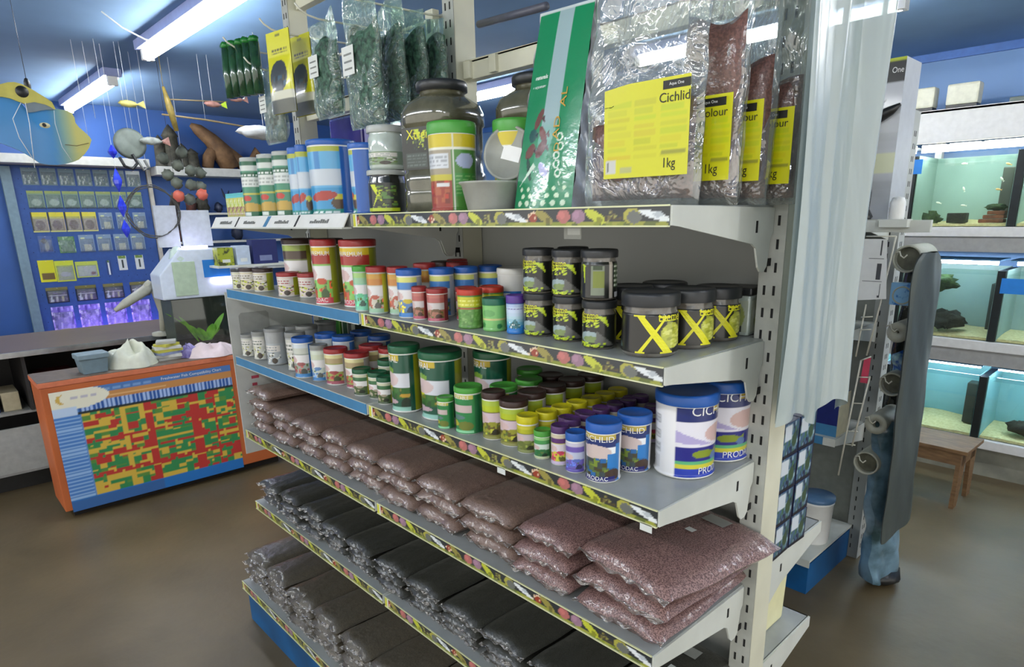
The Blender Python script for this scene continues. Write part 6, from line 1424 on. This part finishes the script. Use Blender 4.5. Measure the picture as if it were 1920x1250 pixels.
ofish(.40, 2.375, PKM, YGM, 'pink fish ornament with lime tail under the ceiling'); ofish(.55, 2.42, PKM, PKM, 'pink fish ornament left of the green sticks pack', .9); ofish(-.08, 2.33, YLM, YLM, 'pale yellow creature ornament at left of the rods'); ofish(.01, 2.13, mat('fish_grey_white', (170, 176, 170), .5, noise=.3), PKM, 'grey white fish ornament beside the round disc', 1.2)
tag(MB().tube([(-4.0, .13, 2.45), (-4.0, .15, 2.33), (-4.0, .17, 2.2)], .018, 10, taper=[.008, .022, .014]).tube([(-4.0, .13, 2.44), (-4.0, .13, ZC)], .002, 5).build('bamboo_ornament', mat('bamboo_gold', (150, 130, 60), .5, noise=.3)), 'golden bamboo piece hanging in the middle of the mobiles', 'ornament')
tag(MB().tube([(-3.6, .42, ZC), (-3.6, .415, 2.6), (-3.6, .44, 2.52), (-3.6, .43, 2.48), (-3.6, .46, 2.42), (-3.6, .45, 2.36)], .006, 6).tube([(-3.6, .36, 2.50), (-3.6, .42, 2.47), (-3.6, .52, 2.46)], .004, 6).build('white_cord', STRING), 'kinked white cord dangling from the near tube light', 'cord')
tag(MB().tube([(-3.4, -.28, ZC - .002), (-3.4, -.2, 2.6), (-3.4, -.1, 2.56), (-3.4, .0, 2.55)], .004, 6).build('ceiling_wire', STRING), 'thin white wire looping to the near tube light', 'wire')
tag(MB().blob((-3.3, .40, 2.14), (.05, .13, .035), 18, 10, rough=.12, seed=8).tube([(-3.3, .42, 2.16), (-3.3, .42, ZC)], .002, 5).build('white_shell', mat('shell_white', (182, 184, 186), .4, bump=.4, bscale=20)), 'pale elongated shell hanging left of the plant bags', 'ornament')
t = thing('shell_chime', 'cluster of grey shells with two orange ones hanging on strings', 'wind chime', (-4.2, .24, 1.85))
string(MB(), 0, 0, .1, ZC - 1.85).build('line', STRING, t)
for k, (y, z, m_) in enumerate(((-.1, .1, 0), (-.04, .16, 0), (.03, .13, 0), (.1, .12, 0), (-.06, .05, 0), (.02, .04, 0), (.09, .03, 0), (-.06, -.03, 1), (.08, -.02, 1), (.01, -.05, 0), (-.12, .2, 0), (-.01, .24, 0))):
    MB().blob((.02 * (k % 3), y, z), (.025, .036, .034), 12, 8, rough=.15, seed=k).build('shell', [mat('shell_dull', (104, 110, 98), .6, rgb2=(66, 70, 62), mix_scale=16), mat('shell_orange', (206, 100, 80), .5)][m_], t)
t = thing('twig_wreath', 'dark round twig wreath hanging before the pegboard', 'wreath', (-4.2, .02, 1.72))
for k in range(4):
    MB().tube([(.01 * math.sin(3 * a + k), .15 * math.cos(a) * (1 + .06 * math.sin(4 * a + k)), .16 * math.sin(a) * (1 + .06 * math.cos(3 * a + 2 * k))) for a in np.linspace(0, 2 * PI, 28)], .003, 6).build('twig', mat('twig_dark', (84, 84, 80), .7), t)
string(MB(), 0, 0, .16, ZC - 1.72).build('line', STRING, t)
twig('hanging_root', [(-4.36, .22, 1.84), (-4.36, .19, 1.74), (-4.36, .22, 1.66), (-4.36, .17, 1.57)], [.03, .035, .025, .01], mat('root_dark', (62, 56, 50), .8, noise=.3), 'dark twisted root hanging right of the wreath', extra=[([(-4.36, .22, 1.84), (-4.36, .22, ZC)], [.0012, .0012])])
